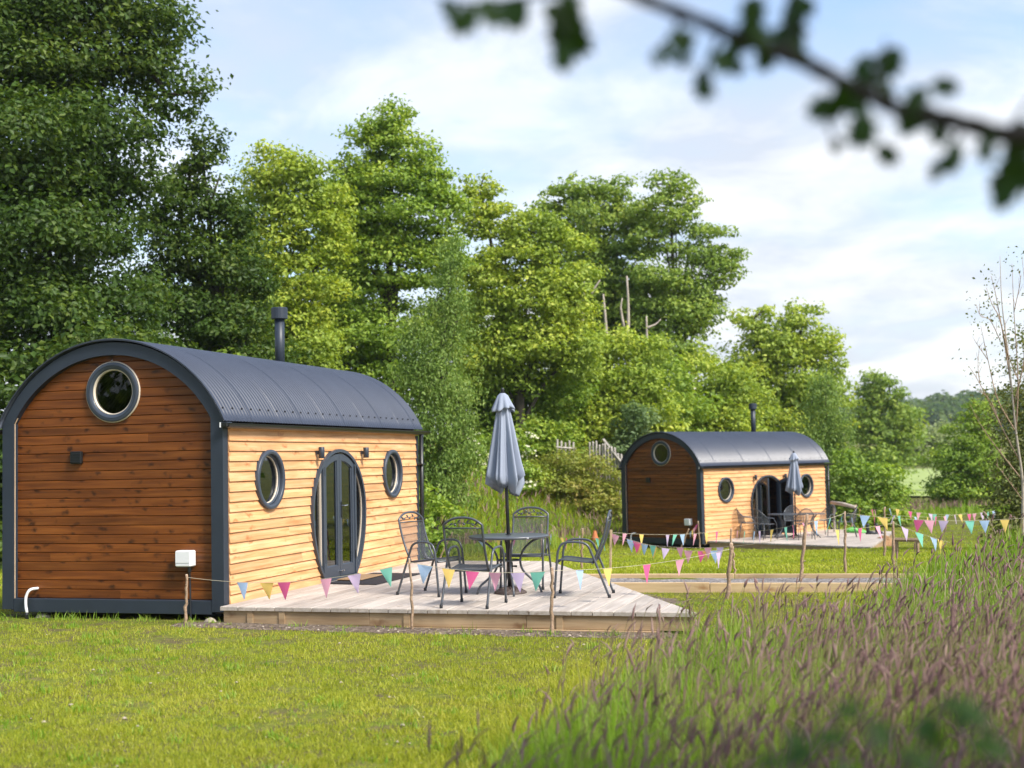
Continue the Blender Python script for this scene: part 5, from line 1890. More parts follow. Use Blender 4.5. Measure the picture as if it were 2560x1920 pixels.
for args in [
    ('elder_bush', 'dense dark bush behind the closed blue-grey umbrella', 'bush', [(1300, 1000, 110, 75), (1250, 1070, 90, 65), (1350, 1070, 90, 60), (1390, 990, 80, 70), (1190, 1010, 80, 70), (1290, 930, 90, 70), (1220, 930, 70, 60)], 46.0, 'leaf_mid', 0.14, 0.8, dict(base_px=1310)),
    ('hawthorn_bush', 'bright bush above the silvered broken fence', 'bush', [(1470, 940, 90, 70), (1520, 990, 90, 65), (1440, 1010, 80, 65), (1480, 1070, 95, 50), (1410, 930, 70, 60), (1540, 875, 80, 55), (1620, 885, 70, 55)], 48.2, 'leaf_yellow', 0.15, 0.8, dict(base_px=1480)),
    ('elder_bush', 'elder bush with cream flower heads above the dark gable of the farther cabin', 'bush', [(1640, 960, 85, 65), (1600, 1040, 70, 55), (1690, 1030, 90, 60), (1650, 1090, 110, 50)], 50, 'leaf_mid', 0.15, 0.8, dict(base_px=1650, flowers=46)),
    ('hawthorn_bush', 'yellowish bush directly behind the flue of the farther cabin', 'bush', [(1780, 950, 85, 75), (1840, 1010, 80, 65), (1760, 1040, 90, 60), (1810, 1090, 100, 50)], 52, 'leaf_yellow', 0.15, 0.8, dict(base_px=1800)),
    ('sallow_bush', 'grey-green bush peeping over the arch of the farther cabin', 'bush', [(1575, 1060, 55, 50), (1600, 1110, 60, 45), (1600, 1060, 50, 45)], 46.2, 'leaf_grey', 0.13, 0.6, dict(base_px=1580)),
    ('blossom_bush', 'bush flecked with white blossom right of the weeping birch', 'bush', [(1200, 1120, 60, 45), (1250, 1160, 60, 40), (1190, 1190, 60, 45), (1290, 1120, 50, 40)], 42.8, 'leaf_mid', 0.12, 0.75, dict(base_px=1220, flowers=70)),
    ('scrub_bush', 'rusty yellow scrub on the bank left of the farther cabin', 'bush', [(1380, 1170, 75, 38), (1450, 1160, 70, 36), (1520, 1200, 60, 40), (1400, 1212, 85, 32), (1480, 1225, 70, 30)], 43.5, 'leaf_red', 0.10, 0.6, dict(base_px=1440)),
    ('scrub_bush', 'low green scrub under the closed blue-grey umbrella', 'bush', [(1220, 1230, 60, 32), (1290, 1240, 60, 30), (1330, 1200, 50, 32)], 42.8, 'leaf_yellow', 0.10, 0.65, dict(base_px=1270)),
    ('hawthorn_bush', 'green bush crowding the base of the weeping birch', 'bush', [(1000, 1230, 70, 60), (950, 1180, 50, 60), (1070, 1270, 70, 40)], 31.5, 'leaf_mid', 0.12, 0.8, dict(base_px=1010)),
    ('hazel_bush', 'dark bush behind the roof of the nearer cabin, below the flat-topped tree', 'bush', [(640, 1010, 120, 70), (760, 1030, 110, 70), (860, 1020, 90, 80), (560, 970, 110, 80)], 33, 'leaf_mid', 0.14, 0.75, dict(base_px=700)),
    ('hazel_bush', 'dark bush left of the nearer cabin roof, under the huge tree', 'bush', [(60, 960, 160, 100), (250, 900, 150, 80), (-80, 1000, 120, 130), (-40, 1150, 110, 110), (380, 900, 100, 70)], 27, 'leaf_dark', 0.14, 0.75, dict(base_px=40)),
    ('hazel_bush', 'dense green bush right of the farther cabin', 'bush', [(2120, 1170, 50, 50), (2170, 1200, 65, 55), (2220, 1240, 55, 45), (2130, 1250, 70, 45), (2190, 1280, 80, 36)], 47, 'leaf_mid', 0.14, 0.8, dict(base_px=2160)),
    ('willow_bush', 'pale grey-green willow in front of the distant hill', 'bush', [(2320, 1100, 60, 34), (2370, 1085, 50, 32), (2290, 1140, 60, 34), (2360, 1140, 70, 36)], 105, 'leaf_pale', 0.24, 0.75, dict(base_px=2330)),
    ('hazel_bush', 'mid green bush in the gap left of the bare sapling', 'bush', [(2410, 1090, 50, 55), (2450, 1040, 42, 50), (2380, 1150, 60, 50), (2430, 1180, 65, 55), (2370, 1230, 62, 45), (2450, 1250, 62, 40)], 58, 'leaf_mid', 0.15, 0.8, dict(base_px=2410)),
    ('blackthorn_bush', 'tall dark hedge bush behind the bare sapling at the right edge', 'bush', [(2560, 880, 50, 90), (2530, 970, 48, 80), (2600, 1000, 80, 120), (2520, 1080, 62, 80), (2580, 1160, 80, 100), (2500, 1180, 48, 70), (2540, 1260, 85, 60), (2640, 1080, 80, 200)], 30, 'leaf_olive', 0.085, 0.18, dict(base_px=2575)),
]:
    n_, lab, cat, lo, d_, m_, lf, de, kw = args
    tree(n_, lab, cat, lo, d_, m_, lf, de * 0.8, group=GS, trunk=0.06, sub=0.4, **kw)

# hedge and trees to the right of the camera's view, which the panes mirror
for i, (s_, l_, h_, lab) in enumerate(((2, -22, 8.0, 'tall tree out of view behind the huge tree side, mirrored in the dark gable pane'), (-3, -16, 7.5, 'tree out of view on the photographer side of the lawn, mirrored in the gable pane'), (7, -27, 9.0, 'tall tree out of view left of the near lawn'), (24, 15.5, 5.0, 'hedge tree beyond the right edge, nearer than the bare sapling'), (33, 21, 7.0, 'large hedge tree beyond the right edge of the meadow'), (14, 13, 4.5, 'hedge bush beyond the right edge, beside the seeding grass'), (43, 27, 8.0, 'tall tree far beyond the right edge of the meadow'))):
    x, y = from_sl(s_, l_)
    base = np.array([x, y, float(gz(x, y))])
    lobes = [(base + np.array([RNG.normal(0, 1.0), RNG.normal(0, 1.0), h_ * k]), h_ * 0.3, h_ * 0.2) for k in (0.25, 0.4, 0.55, 0.7, 0.85)]
    P_, N_, c_ = crown_points(lobes, 0.32, 0.4)
    t = thing('hedge_tree', lab, 'tree', tuple(base), 0, 'hedge trees outside the view')
    P_ = P_[P_[:, 2] > base[2] + 0.05]
    leaves_mesh('crown', P_ - base, RNG.normal(size=P_.shape) + np.array([0, 0, 0.6]), 0.32, 'leaf_mid', t)
    MB().tube([(0, 0, -0.3), (0.1, 0, h_ * 0.5), (0, 0.1, h_ * 0.85)], [0.2, 0.14, 0.04], 8).build('trunk', 'bark', t, True)

# ------------------------------------------------------------------ bare sapling at the right edge
sb = on_ground(2556, 1395)
sap = thing('bare_sapling', 'slender sapling with bare upright twigs at the right edge of the picture', 'tree', tuple(sb))
sd = float((sb - CAM) @ CF)
def sp(x, y, dd=0.0):
    return at(x, y, sd + dd) - sb
sap_path = bezier([(0, 0, -0.2), sp(2557, 1300), sp(2556, 1200), sp(2540, 1080), sp(2522, 900), sp(2505, 760), sp(2500, 640)], 24)
MB().tube(sap_path, list(np.linspace(0.034, 0.004, len(sap_path))), 8).build('trunk', 'snag', sap, True)
twigs = [[(2556, 1200), (2500, 1130), (2450, 1060), (2425, 1010)], [(2548, 1150), (2500, 1060), (2450, 960), (2422, 915)], [(2540, 1080), (2495, 1000), (2470, 900), (2452, 815)],
         [(2530, 980), (2510, 850), (2490, 740), (2478, 690)], [(2540, 1080), (2545, 950), (2535, 780), (2530, 660)], [(2522, 900), (2500, 800), (2480, 760), (2466, 720)],
         [(2535, 1010), (2560, 900), (2565, 760), (2555, 640)], [(2500, 1060), (2480, 1010), (2460, 985), (2440, 975)], [(2500, 850), (2475, 800), (2452, 790), (2440, 760)],
         [(2535, 780), (2548, 720), (2552, 690)], [(2556, 1250), (2520, 1200), (2490, 1160)], [(2450, 960), (2445, 920), (2447, 880)], [(2470, 900), (2448, 868), (2436, 850)], [(2545, 950), (2520, 880), (2512, 800)]]
for i, tw in enumerate(twigs):
    pts = bezier([sp(x, y, RNG.normal(0, 0.15) if j else 0) for j, (x, y) in enumerate(tw)], 16)
    MB().tube(pts, list(np.linspace(0.014 if i < 8 else 0.008, 0.0035, len(pts))), 5).build('twig', 'stake', sap, True)
    k = np.array(pts)
    for q_ in range(2, len(pts) - 1, 3):
        e = k[q_] + np.array([RNG.normal(0, 0.05), RNG.normal(0, 0.05), RNG.uniform(0.08, 0.22)])
        MB().tube([k[q_], e], [0.004, 0.002], 4).build('twig', 'stake', sap)

sl_pos = np.concatenate([np.array([sp(x, y, 0) for x, y in tw]).repeat(14, 0) for tw in twigs[:9]]) + RNG.normal(0, 0.12, (sum(len(tw) for tw in twigs[:9]) * 14, 3))
leaves_mesh('foliage', sl_pos, RNG.normal(size=sl_pos.shape) + np.array([0, 0, 0.5]), 0.05, 'leaf_olive', sap)

# ------------------------------------------------------------------ distant hill, wood and field
def hill():
    n, v, f = 60, [], []
    prof = []
    for i in range(n):
        l_ = -200 + 700 * i / (n - 1)
        hgt = 12 + 5 * math.sin(l_ * 0.012 + 0.6) + 2.0 * math.sin(l_ * 0.045)
        prof.append((l_, hgt))
    for s_, k in ((330, 0.0), (380, 0.45), (430, 0.85), (520, 1.0), (700, 0.9), (1100, 0.3)):
        for l_, hgt in prof:
            x, y = from_sl(s_, l_ * s_ / 430)
            v.append((x, y, -2.2 + hgt * k))
    for r_ in range(5):
        for i in range(n - 1):
            f.append((r_ * n + i, r_ * n + i + 1, (r_ + 1) * n + i + 1, (r_ + 1) * n + i))
    tag(mk('hills', v, f, 'ground', None, True), kind='structure')


hill()
fv = []
for s_f in (84, 110, 150, 200, 250):
    for l_f in np.linspace(0.24, 0.44, 12):
        x_f, y_f = from_sl(s_f, l_f * s_f)
        fv.append((x_f, y_f, float(gz(x_f, y_f)) + 0.12))
M['field'] = simple('mown_field', (0.27, 0.34, 0.085), 0.95, noise=0.18, nscale=0.6)
tag(mk('field', fv, [(r * 12 + i, r * 12 + i + 1, r * 12 + 13 + i, r * 12 + 12 + i) for r in range(4) for i in range(11)], 'field'), kind='structure')


def far_wood():
    P_, N_ = [], []
    for i in range(420):
        l_ = RNG.uniform(60, 230)
        s_ = RNG.uniform(380, 520)
        x, y = from_sl(s_, l_ * s_ / 430)
        hz = 0.0
        k = np.interp(s_, [330, 380, 430, 520], [0, 0.45, 0.85, 1.0])
        base = -2.2 + (12 + 5 * math.sin(l_ * 0.012 + 0.6) + 2.0 * math.sin(l_ * 0.045)) * k
        r = RNG.uniform(3.0, 5.5)
        n = 110
        q_ = RNG.normal(size=(n, 3))
        q_ /= np.linalg.norm(q_, axis=1, keepdims=True)
        q_ = q_[q_ @ CF < 0.3]
        P_.append(np.array([x, y, base + r * 0.9]) + q_ * r * RNG.uniform(0.75, 1.05, (len(q_), 1)))
        N_.append(q_ + np.array([0, 0, 0.4]) + RNG.normal(0, 0.3, q_.shape))
    o = leaves_mesh('far_woodland', np.concatenate(P_), np.concatenate(N_), 1.7, 'leaf_dark', None, 0.9)
    tag(o, 'distant blue-green woodland on the hill at the right', 'woodland', kind='stuff')


far_wood()
hz_ = thing('far_house', 'tiny pale house roof among the distant trees', 'house', tuple(at(2322, 1094, 300)))
MB().box(-2, 2, -1.6, 1.6, -6, 0).build('wall', 'stone', hz_)
mb = MB().add([(-2.2, -1.9, 0), (2.2, -1.9, 0), (2.2, 1.9, 0), (-2.2, 1.9, 0), (-2.2, 0, 1.5), (2.2, 0, 1.5)], [(0, 1, 5, 4), (2, 3, 4, 5), (1, 2, 5), (3, 0, 4), (3, 2, 1, 0)])
mb.build('roof', 'terracotta', hz_)
hz_.rotation_euler = (0, 0, 0.5)
GFH = 'field hedge lines'
for i, (px_, d_, wpx, lab) in enumerate(((2250, 150, 130, 'far field hedge left of the pale willow'), (2420, 140, 140, 'far field hedge behind the mid green bush'))):
    tree('field_hedge', lab, 'hedge', [(px_ + k * 40 - wpx / 2, 1150 + (k % 2) * 6, 34, 20) for k in range(int(wpx / 36))], d_, 'leaf_mid', 0.5, 0.7, base_px=px_, group=GFH, trunk=0.1, sub=0.2)

# ------------------------------------------------------------------ grass
def fbm(x, y, f, seed):
    r = np.random.default_rng(seed)
    o = np.zeros_like(x)
    for k in range(4):
        a = r.uniform(0, 6.28, 6)
        fr = f * 1.9 ** k
        o += (np.sin(x * fr * 1.0 + a[0] + 1.7 * np.sin(y * fr * 0.6 + a[1])) * np.sin(y * fr * 1.13 + a[2] + 1.5 * np.sin(x * fr * 0.7 + a[3]))) / 1.6 ** k
    return o


def blades(name, x, y, z, h, w, m, bend=0.35, segs=1, dirs=None, kind='stuff', label=None, cat=None, spread=1.0):
    """Grass blades: bent tapering strips; segs=1 gives plain triangles."""
    n = len(x)
    a = RNG.uniform(0, 2 * math.pi, n)
    # width axis mostly across the view so that blades show
    wx, wy = np.cos(a), np.sin(a)
    b = RNG.uniform(0, 2 * math.pi, n) if dirs is None else dirs
    lean = np.abs(RNG.normal(0, bend, n)) * h
    tx, ty = np.cos(b) * lean, np.sin(b) * lean
    rows = []
    for k in range(segs + 1):
        t = k / segs
        cx_, cy_, cz_ = x + tx * t ** 1.8, y + ty * t ** 1.8, z + h * (t - 0.18 * t * t * np.minimum(1, lean / np.maximum(h, 1e-6)))
        if k < segs:
            ww = w * (1 - 0.75 * t ** 1.5) * 0.5
            rows.append(np.stack([cx_ - wx * ww, cy_ - wy * ww, cz_], 1))
            rows.append(np.stack([cx_ + wx * ww, cy_ + wy * ww, cz_], 1))
        else:
            rows.append(np.stack([cx_, cy_, cz_], 1))
    V = np.stack(rows, 1)
    nv = V.shape[1]
    base = (np.arange(n) * nv)[:, None]
    tris = []
    for k in range(segs - 1):
        i = 2 * k
        tris += [[i, i + 1, i + 3], [i, i + 3, i + 2]]
    i = 2 * (segs - 1)
    tris.append([i, i + 1, i + 2])
    T = np.array(tris).reshape(1, -1)
    o = mk_np(name, V.reshape(-1, 3), (base + T).ravel(), 3, m)
    return tag(o, label, cat, kind=kind)


def in_deck(x, y):
    lim = np.where(x < 2.16, 6.3, 6.3 + (-0.17 - 6.3) * (x - 2.16) / (5.42 - 2.16))
    return (x > -0.02) & (x < 5.42) & (y > -0.19) & (y < lim)


def in_pod1(x, y):
    return (x > -3.0) & (x < 0.03) & (y > 0.06) & (y < 6.3)


def p2_local(x, y):
    c, s = math.cos(P2A), math.sin(P2A)
    dx, dy = x - P2[0], y - P2[1]
    return dx * c + dy * s, -dx * s + dy * c


def in_pod2(x, y):
    u, v = p2_local(x, y)
    lim = np.where(u < 2.3, 6.3, 6.3 + (0.2 - 6.3) * (u - 2.3) / 2.9)
    return ((u > -3.0) & (u < 0.03) & (v > 0.06) & (v < 6.3)) | ((u > 0) & (u < 5.2) & (v > 0.17) & (v < lim))


def on_path(x, y):
    pd = (x - PA[0]) * PN[0] + (y - PA[1]) * PN[1]
    pt_ = (x - PA[0]) * PD[0] + (y - PA[1]) * PD[1]
    return (pd > -0.05) & (pd < 1.06) & (pt_ > 0) & (pt_ < 6.6)


# edge of the unmown meadow on the right, walked from the camera to the hedge
MEADOW = [(1060, 2260), (1240, 1975), (1440, 1820), (1560, 1725), (1640, 1665), (1800, 1650), (1980, 1640), (2100, 1600), (2180, 1540), (2225, 1490), (2280, 1452), (2360, 1420), (2470, 1390), (2620, 1365), (2900, 1340)]
mpts = np.array([on_ground(a, b)[:2] for a, b in MEADOW])


def meadow_depth(x, y):
    """Signed distance into the meadow: positive on the right of the edge line."""
    best = np.full(x.shape, 1e9)
    sign = np.ones(x.shape)
    for a, b in zip(mpts[:-1], mpts[1:]):
        d = b - a
        L2 = d @ d
        t = np.clip(((x - a[0]) * d[0] + (y - a[1]) * d[1]) / L2, 0, 1)
        ex, ey = x - (a[0] + t * d[0]), y - (a[1] + t * d[1])
        dist = np.hypot(ex, ey)
        cr = d[0] * (y - a[1]) - d[1] * (x - a[0])
        m_ = dist < best
        best = np.where(m_, dist, best)
        sign = np.where(m_, np.where(cr < 0, 1.0, -1.0), sign)
    return best * sign


def view_scatter(n, s0, s1, power=1.6, spread=1.08):
    """Random ground points inside the field of view, denser towards the camera."""
    u = RNG.random(n)
    s = (s0 ** (1 - power) + u * (s1 ** (1 - power) - s0 ** (1 - power))) ** (1 / (1 - power)) if power != 1 else s0 * (s1 / s0) ** u
    hw = 0.5 * 2560 / FPX * spread
    l = RNG.uniform(-hw, hw, n) * s + RNG.normal(0, 0.15, n)
    return from_sl(s, l)


# mown lawn
x, y = view_scatter(430000, 6.2, 21, 1.25, 1.1)
md = meadow_depth(x, y)
bare = 0.55 * fbm(x, y, 1.35, 3) + 0.8 * fbm(x, y, 5.2, 8)
s_, l_ = sl(x, y)
left = smooth((3.0 - x) / 5.0) * smooth((12.5 - s_) / 4)
soil_front = (y > -0.62) & (y < 0.1) & (x > -0.4) & (x < 5.4)
prob = np.clip(0.97 - 0.82 * smooth((bare - 0.36 + 0.42 * left) / 0.7), 0.12, 1) * (1 - 0.8 * smooth((y + 0.75) / 0.3) * ((x < 0.3) & (x > -3.2)))
keep = (md < 0.25) & ~in_deck(x, y) & ~in_pod1(x, y) & ~on_path(x, y) & (RNG.random(len(x)) < prob) & (~soil_front | (RNG.random(len(x)) < 0.12))
x, y, md, bare = x[keep], y[keep], md[keep], bare[keep]
tuft = np.clip(fbm(x, y, 6.0, 21), 0, 2)
h = RNG.uniform(0.012, 0.042, len(x)) * (1 + 0.5 * tuft) * (1 - 0.3 * np.clip(bare, 0, 1)) + 0.10 * smooth((md + 0.9) / 1.0) * RNG.random(len(x))
blades('lawn_grass', x, y, gz(x, y) - 0.004, h, RNG.uniform(0.006, 0.011, len(x)), 'lawn', bend=0.55, segs=1, label='short mown grass on the near lawn', cat='grass')
# far lawn
x, y = view_scatter(180000, 18.5, 46, 1.2, 1.05)
md = meadow_depth(x, y)
s0_ = sl(x, y)
keep = (md < 0.4) & ~in_deck(x, y) & ~in_pod1(x, y) & ~in_pod2(x, y) & ~on_path(x, y)
x, y = x[keep], y[keep]
s_, l_ = sl(x, y)
rough_ = smooth((s_ - (35 + np.minimum(l_, 0) * 1.1 + np.maximum(l_, 0) * 0.8)) / 4.0)
h = RNG.uniform(0.025, 0.06, len(x)) + rough_ * RNG.uniform(0.1, 0.5, len(x))
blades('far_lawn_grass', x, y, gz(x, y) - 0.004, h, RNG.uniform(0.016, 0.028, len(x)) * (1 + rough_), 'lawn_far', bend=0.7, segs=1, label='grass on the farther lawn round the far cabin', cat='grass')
# rough grass on the bank, with faded seed heads
x, y = view_scatter(90000, 26, 60, 1.1, 1.05)
s_, l_ = sl(x, y)
edge_ = 36.5 + np.minimum(l_, 0) * 1.1 + np.maximum(l_, 0) * 0.9
keep = (s_ > edge_) & (s_ < edge_ + 11) & ~in_pod2(x, y) & ~in_pod1(x, y) & (meadow_depth(x, y) < 2)
x, y = x[keep], y[keep]
h = RNG.uniform(0.25, 0.7, len(x))
blades('bank_grass', x, y, gz(x, y) - 0.01, h, RNG.uniform(0.02, 0.035, len(x)), 'tall', bend=0.35, segs=2, label='long rough grass on the bank below the trees', cat='grass')
k = RNG.random(len(x)) < 0.26
hx, hy = x[k], y[k]
blades('bank_seed_heads', hx, hy, gz(hx, hy) + 0.35, RNG.uniform(0.18, 0.34, len(hx)), RNG.uniform(0.03, 0.05, len(hx)), 'head', bend=0.5, segs=2, label='faded pinkish seed heads over the bank grass', cat='grass')

# meadow: leaf blades, stalks and purple seed heads
x, y = view_scatter(290000, 3.4, 34, 1.35, 1.55)
md = meadow_depth(x, y)
s_, l_ = sl(x, y)
clump = fbm(x, y, 2.2, 31)
keep = (md > 0) & (RNG.random(len(x)) < np.clip(0.55 + 0.35 * clump, 0.2, 1)) & ~on_path(x, y) & ~in_deck(x, y) & ~in_pod2(x, y)
x, y, md, s_, clump = x[keep], y[keep], md[keep], s_[keep], clump[keep]
grow = smooth(md / 0.7)
h = (0.22 + 0.46 * RNG.random(len(x)) ** 1.3) * (0.5 + 0.5 * grow) * (1 + 0.15 * clump)
blades('meadow_grass', x, y, gz(x, y) - 0.01, h, RNG.uniform(0.006, 0.012, len(x)) * np.clip(s_ / 9, 0.8, 2.4), 'tall', bend=0.38, segs=3, label='tall green meadow grass at the right', cat='grass')


def seed_heads(n, s0, s1, power, seed):
    x, y = view_scatter(n, s0, s1, power, 1.55)
    md = meadow_depth(x, y)
    cl = fbm(x, y, 1.3, 57)
    keep = (md > 0.05) & (RNG.random(len(x)) < np.clip(0.12 + 0.22 * cl + 0.75 * smooth((md - 0.5) / 2.6), 0.05, 1)) & ~on_path(x, y) & ~in_deck(x, y) & ~in_pod2(x, y)
    x, y, md = x[keep], y[keep], md[keep]
    s_, _ = sl(x, y)
    n = len(x)
    H = RNG.uniform(0.34, 0.78, n) * (0.78 + 0.22 * smooth(md / 0.8))
    a = RNG.normal(0.6, 0.9, n)
    lean = np.abs(RNG.normal(0.16, 0.12, n))
    dx, dy = np.cos(a), np.sin(a)
    z0 = gz(x, y) - 0.01
    # stalk curve
    ts = np.linspace(0, 1, 4)
    C = [np.stack([x + dx * lean * H * t ** 2, y + dy * lean * H * t ** 2, z0 + H * t], 1) for t in ts]
    wd = 0.0018 * np.clip(s_ / 5, 1, 4)
    side = np.stack([np.full(n, LX), np.full(n, LY), np.zeros(n)], 1)
    V = np.stack([c + sgn * side * (wd[:, None] * (1 - 0.4 * t)) for c, t in zip(C, ts) for sgn in (-1, 1)], 1)
    T = []
    for k in range(3):
        i = 2 * k
        T += [i, i + 1, i + 3, i, i + 3, i + 2]
    mk_np_o = mk_np('meadow_stalks', V.reshape(-1, 3), ((np.arange(n) * 8)[:, None] + np.array([T])).ravel(), 3, 'stalk')
    tag(mk_np_o, 'thin stalks of the seeding meadow grass', 'grass', kind='stuff')
    # plume: 4-sided spindle bending over
    hl = RNG.uniform(0.07, 0.165, n)
    hw_ = RNG.uniform(0.0036, 0.0075, n) * np.clip(s_ / 8, 1, 2.6)
    tip = C[-1]
    d0 = np.stack([dx * lean * 2, dy * lean * 2, np.ones(n)], 1)
    d0 /= np.linalg.norm(d0, axis=1, keepdims=True)
    nod = np.abs(RNG.normal(0.35, 0.35, n))
    rows = []
    prof = [(0.0, 0.25), (0.25, 1.0), (0.6, 0.85), (1.0, 0.05)]
    back = np.stack([np.full(n, FX), np.full(n, FY), np.zeros(n)], 1)
    for t, r in prof:
        c = tip + d0 * (hl * t)[:, None] + np.stack([dx, dy, np.zeros(n)], 1) * (hl * nod * t * t)[:, None] - np.array([0, 0, 1]) * (hl * nod * 0.6 * t ** 2.5)[:, None]
        jit = RNG.uniform(0.75, 1.25, n)
        for ax_, sg in ((side, 1), (back, 1), (side, -1), (back, -1)):
            rows.append(c + ax_ * (sg * hw_ * r * jit)[:, None])
    V = np.stack(rows, 1)
    T = []
    for k in range(3):
        for j in range(4):
            q = (j + 1) % 4
            a_, b_, c_, e_ = 4 * k + j, 4 * k + q, 4 * k + 4 + q, 4 * k + 4 + j
            T += [a_, b_, c_, a_, c_, e_]
    o = mk_np('seed_heads', V.reshape(-1, 3), ((np.arange(n) * 16)[:, None] + np.array([T])).ravel(), 3, 'head')
    tag(o, 'purple-brown seed heads over the meadow grass', 'grass', kind='stuff')
    return n


nh = seed_heads(54000, 3.4, 34, 1.0, 2)

# a few tufts under the dark gable
tx, ty = [], []
for cx_, cy_, k, sp_ in ((-2.25, -0.15, 70, 0.14), (-1.9, -0.12, 60, 0.12), (-1.45, -0.12, 40, 0.1), (-0.95, -0.12, 40, 0.1), (-0.25, -0.28, 40, 0.08), (1.05, -0.35, 35, 0.06), (-2.8, -0.25, 60, 0.2), (4.6, -0.4, 40, 0.1), (3.65, -0.33, 20, 0.04), (3.0, -0.4, 30, 0.1)):
    tx.append(RNG.normal(cx_, sp_, k))
    ty.append(RNG.normal(cy_, 0.05, k))
tx, ty = np.concatenate(tx), np.concatenate(ty)
blades('edge_tufts', tx, ty, gz(tx, ty) - 0.01, RNG.uniform(0.03, 0.05, len(tx)) + 0.10 * RNG.random(len(tx)) ** 2, RNG.uniform(0.006, 0.011, len(tx)), 'tall', bend=0.45, segs=3, label='bright tufts of grass along the foot of the cabin and deck', cat='grass')
# longer clumps and weeds in the lawn
cx_, cy_ = view_scatter(420, 6.5, 17, 1.1, 1.05)
kk = (meadow_depth(cx_, cy_) < 0.0) & ~in_deck(cx_, cy_) & ~in_pod1(cx_, cy_) & ~on_path(cx_, cy_)
cx_, cy_ = cx_[kk], cy_[kk]
tx = np.repeat(cx_, 26) + RNG.normal(0, 0.05, len(cx_) * 26) * np.repeat(RNG.uniform(0.4, 1.6, len(cx_)), 26)
ty = np.repeat(cy_, 26) + RNG.normal(0, 0.05, len(cx_) * 26) * np.repeat(RNG.uniform(0.4, 1.6, len(cx_)), 26)
blades('lawn_clumps', tx, ty, gz(tx, ty) - 0.005, np.repeat(RNG.uniform(0.03, 0.09, len(cx_)), 26) * RNG.uniform(0.5, 1.2, len(tx)), RNG.uniform(0.006, 0.013, len(tx)), 'tall', bend=0.6, segs=2, label='longer brighter clumps of grass in the near lawn', cat='grass')
# pebbles turned up in the lawn and along the deck
x, y = view_scatter(150, 7.0, 15.5, 1.2, 1.0)
k = (meadow_depth(x, y) < -0.2) & ~in_deck(x, y) & ~in_pod1(x, y)
x, y = x[k], y[k]
x = np.concatenate([x, RNG.uniform(-0.3, 5.2, 190)])
y = np.concatenate([y, RNG.uniform(-0.62, -0.22, 190)])
mb = MB()
for a, b in zip(x, y):
    r = 0.005 + 0.014 * RNG.random() ** 2.5
    mb.lathe([(r * 0.7, -r * 0.3), (r * RNG.uniform(0.9, 1.3), r * 0.15), (r * 0.5, r * RNG.uniform(0.5, 0.9))], (a, b, float(gz(a, b)) + 0.008), 6)
tag(mb.build('lawn_pebbles', 'stone'), 'small pale stones scattered in the lawn and soil', 'pebbles', kind='stuff')

# ------------------------------------------------------------------ overhanging branch close to the camera
def lobed_leaf(name, pos, direction, normal, size, m, parent):
    """Five lobed leaf with a stalk, slightly cupped."""
    d = np.asarray(direction, float)
    d /= np.linalg.norm(d)
    nr = np.asarray(normal, float)
    nr = nr - d * (nr @ d)
    nr /= np.linalg.norm(nr)
    w = np.cross(d, nr)
    out = [(0, 0), (0.20, 0.06), (0.34, 0.30), (0.24, 0.34), (0.46, 0.58), (0.30, 0.60), (0.27, 0.66), (0.30, 0.86), (0.13, 0.80), (0, 1.0)]
    pts = out + [(-a, b) for a, b in out[-2:0:-1]]
    v = [pos + d * (0.42 * size)] + [pos + w * a * size + d * b * size + nr * size * (0.22 * a * a * 2 - 0.12 * b * b) for a, b in pts]
    n = len(pts)
    f = [(0, i + 1, (i + 1) % n + 1) for i in range(n)]
    return mk(name, v, f, m, parent)


BD = 1.6
def nb(x, y, dd=0.0):
    return at(x, y, BD + dd)


tk0 = np.array([*from_sl(1.75, 2.15), 0.0])
tk = np.array([*from_sl(0.1, 4.3), 0.0])
tk[2] = float(gz(tk[0], tk[1]))
ot = thing('overhanging_tree', 'dark leafy branch hanging blurred across the top right corner', 'tree', tuple(tk))
cr0 = tk0 - tk
MB().tube(bezier([(0, 0, -0.2), (0.03, 0.02, 1.2), (cr0[0] * 0.12, cr0[1] * 0.12, 2.4), (cr0[0] * 0.5, cr0[1] * 0.5, 3.8), (cr0[0] * 0.9, cr0[1] * 0.9, 5.0)], 16), list(np.linspace(0.13, 0.05, len(bezier([(0, 0, 0), (0, 0, 1), (0, 0, 2), (0, 0, 3), (0, 0, 4)], 16)))), 10).build('trunk', 'bark', ot, True)
lobes_o = [(tk0 + np.array(c), r, r * 0.8) for c, r in (((0.2, 0.3, 4.3), 1.2), ((-0.9, 0.2, 4.8), 1.1), ((0.9, 1.0, 4.6), 1.2), ((0.3, -0.9, 4.8), 1.2), ((0.1, 0.4, 5.9), 1.3), ((1.3, -0.2, 5.4), 1.2), ((-0.4, 1.2, 5.2), 1.0), ((-1.4, 0.4, 3.7), 0.8), ((-0.2, 0.6, 3.4), 0.9), ((0.9, 0.5, 3.5), 1.0), ((1.6, 0.9, 3.2), 1.0), ((2.3, 0.3, 3.6), 1.1), ((2.6, 0.4, 2.6), 0.9), ((1.9, 1.0, 2.2), 0.8))]  # crown lobes out of view, added overhead to shade the branch
Po, No, _c = crown_points(lobes_o, 0.13, 0.7)
ko = np.ones(len(Po), bool)
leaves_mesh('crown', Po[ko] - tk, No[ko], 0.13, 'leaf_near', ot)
br_px = [(5200, 430), (3900, 400), (3100, 368), (2740, 350), (2560, 334), (2518, 338), (2418, 311), (2318, 287), (2251, 274), (2150, 227), (2017, 160), (1883, 106), (1749, 52), (1620, 2), (1500, -50), (1380, -90)]
bpts = [tk + np.array([cr0[0] * 0.08, cr0[1] * 0.08, 2.05])] + [nb(x, y, 0.02 * math.sin(i)) for i, (x, y) in enumerate(br_px)]
bz = bezier([p - tk for p in bpts], 90)
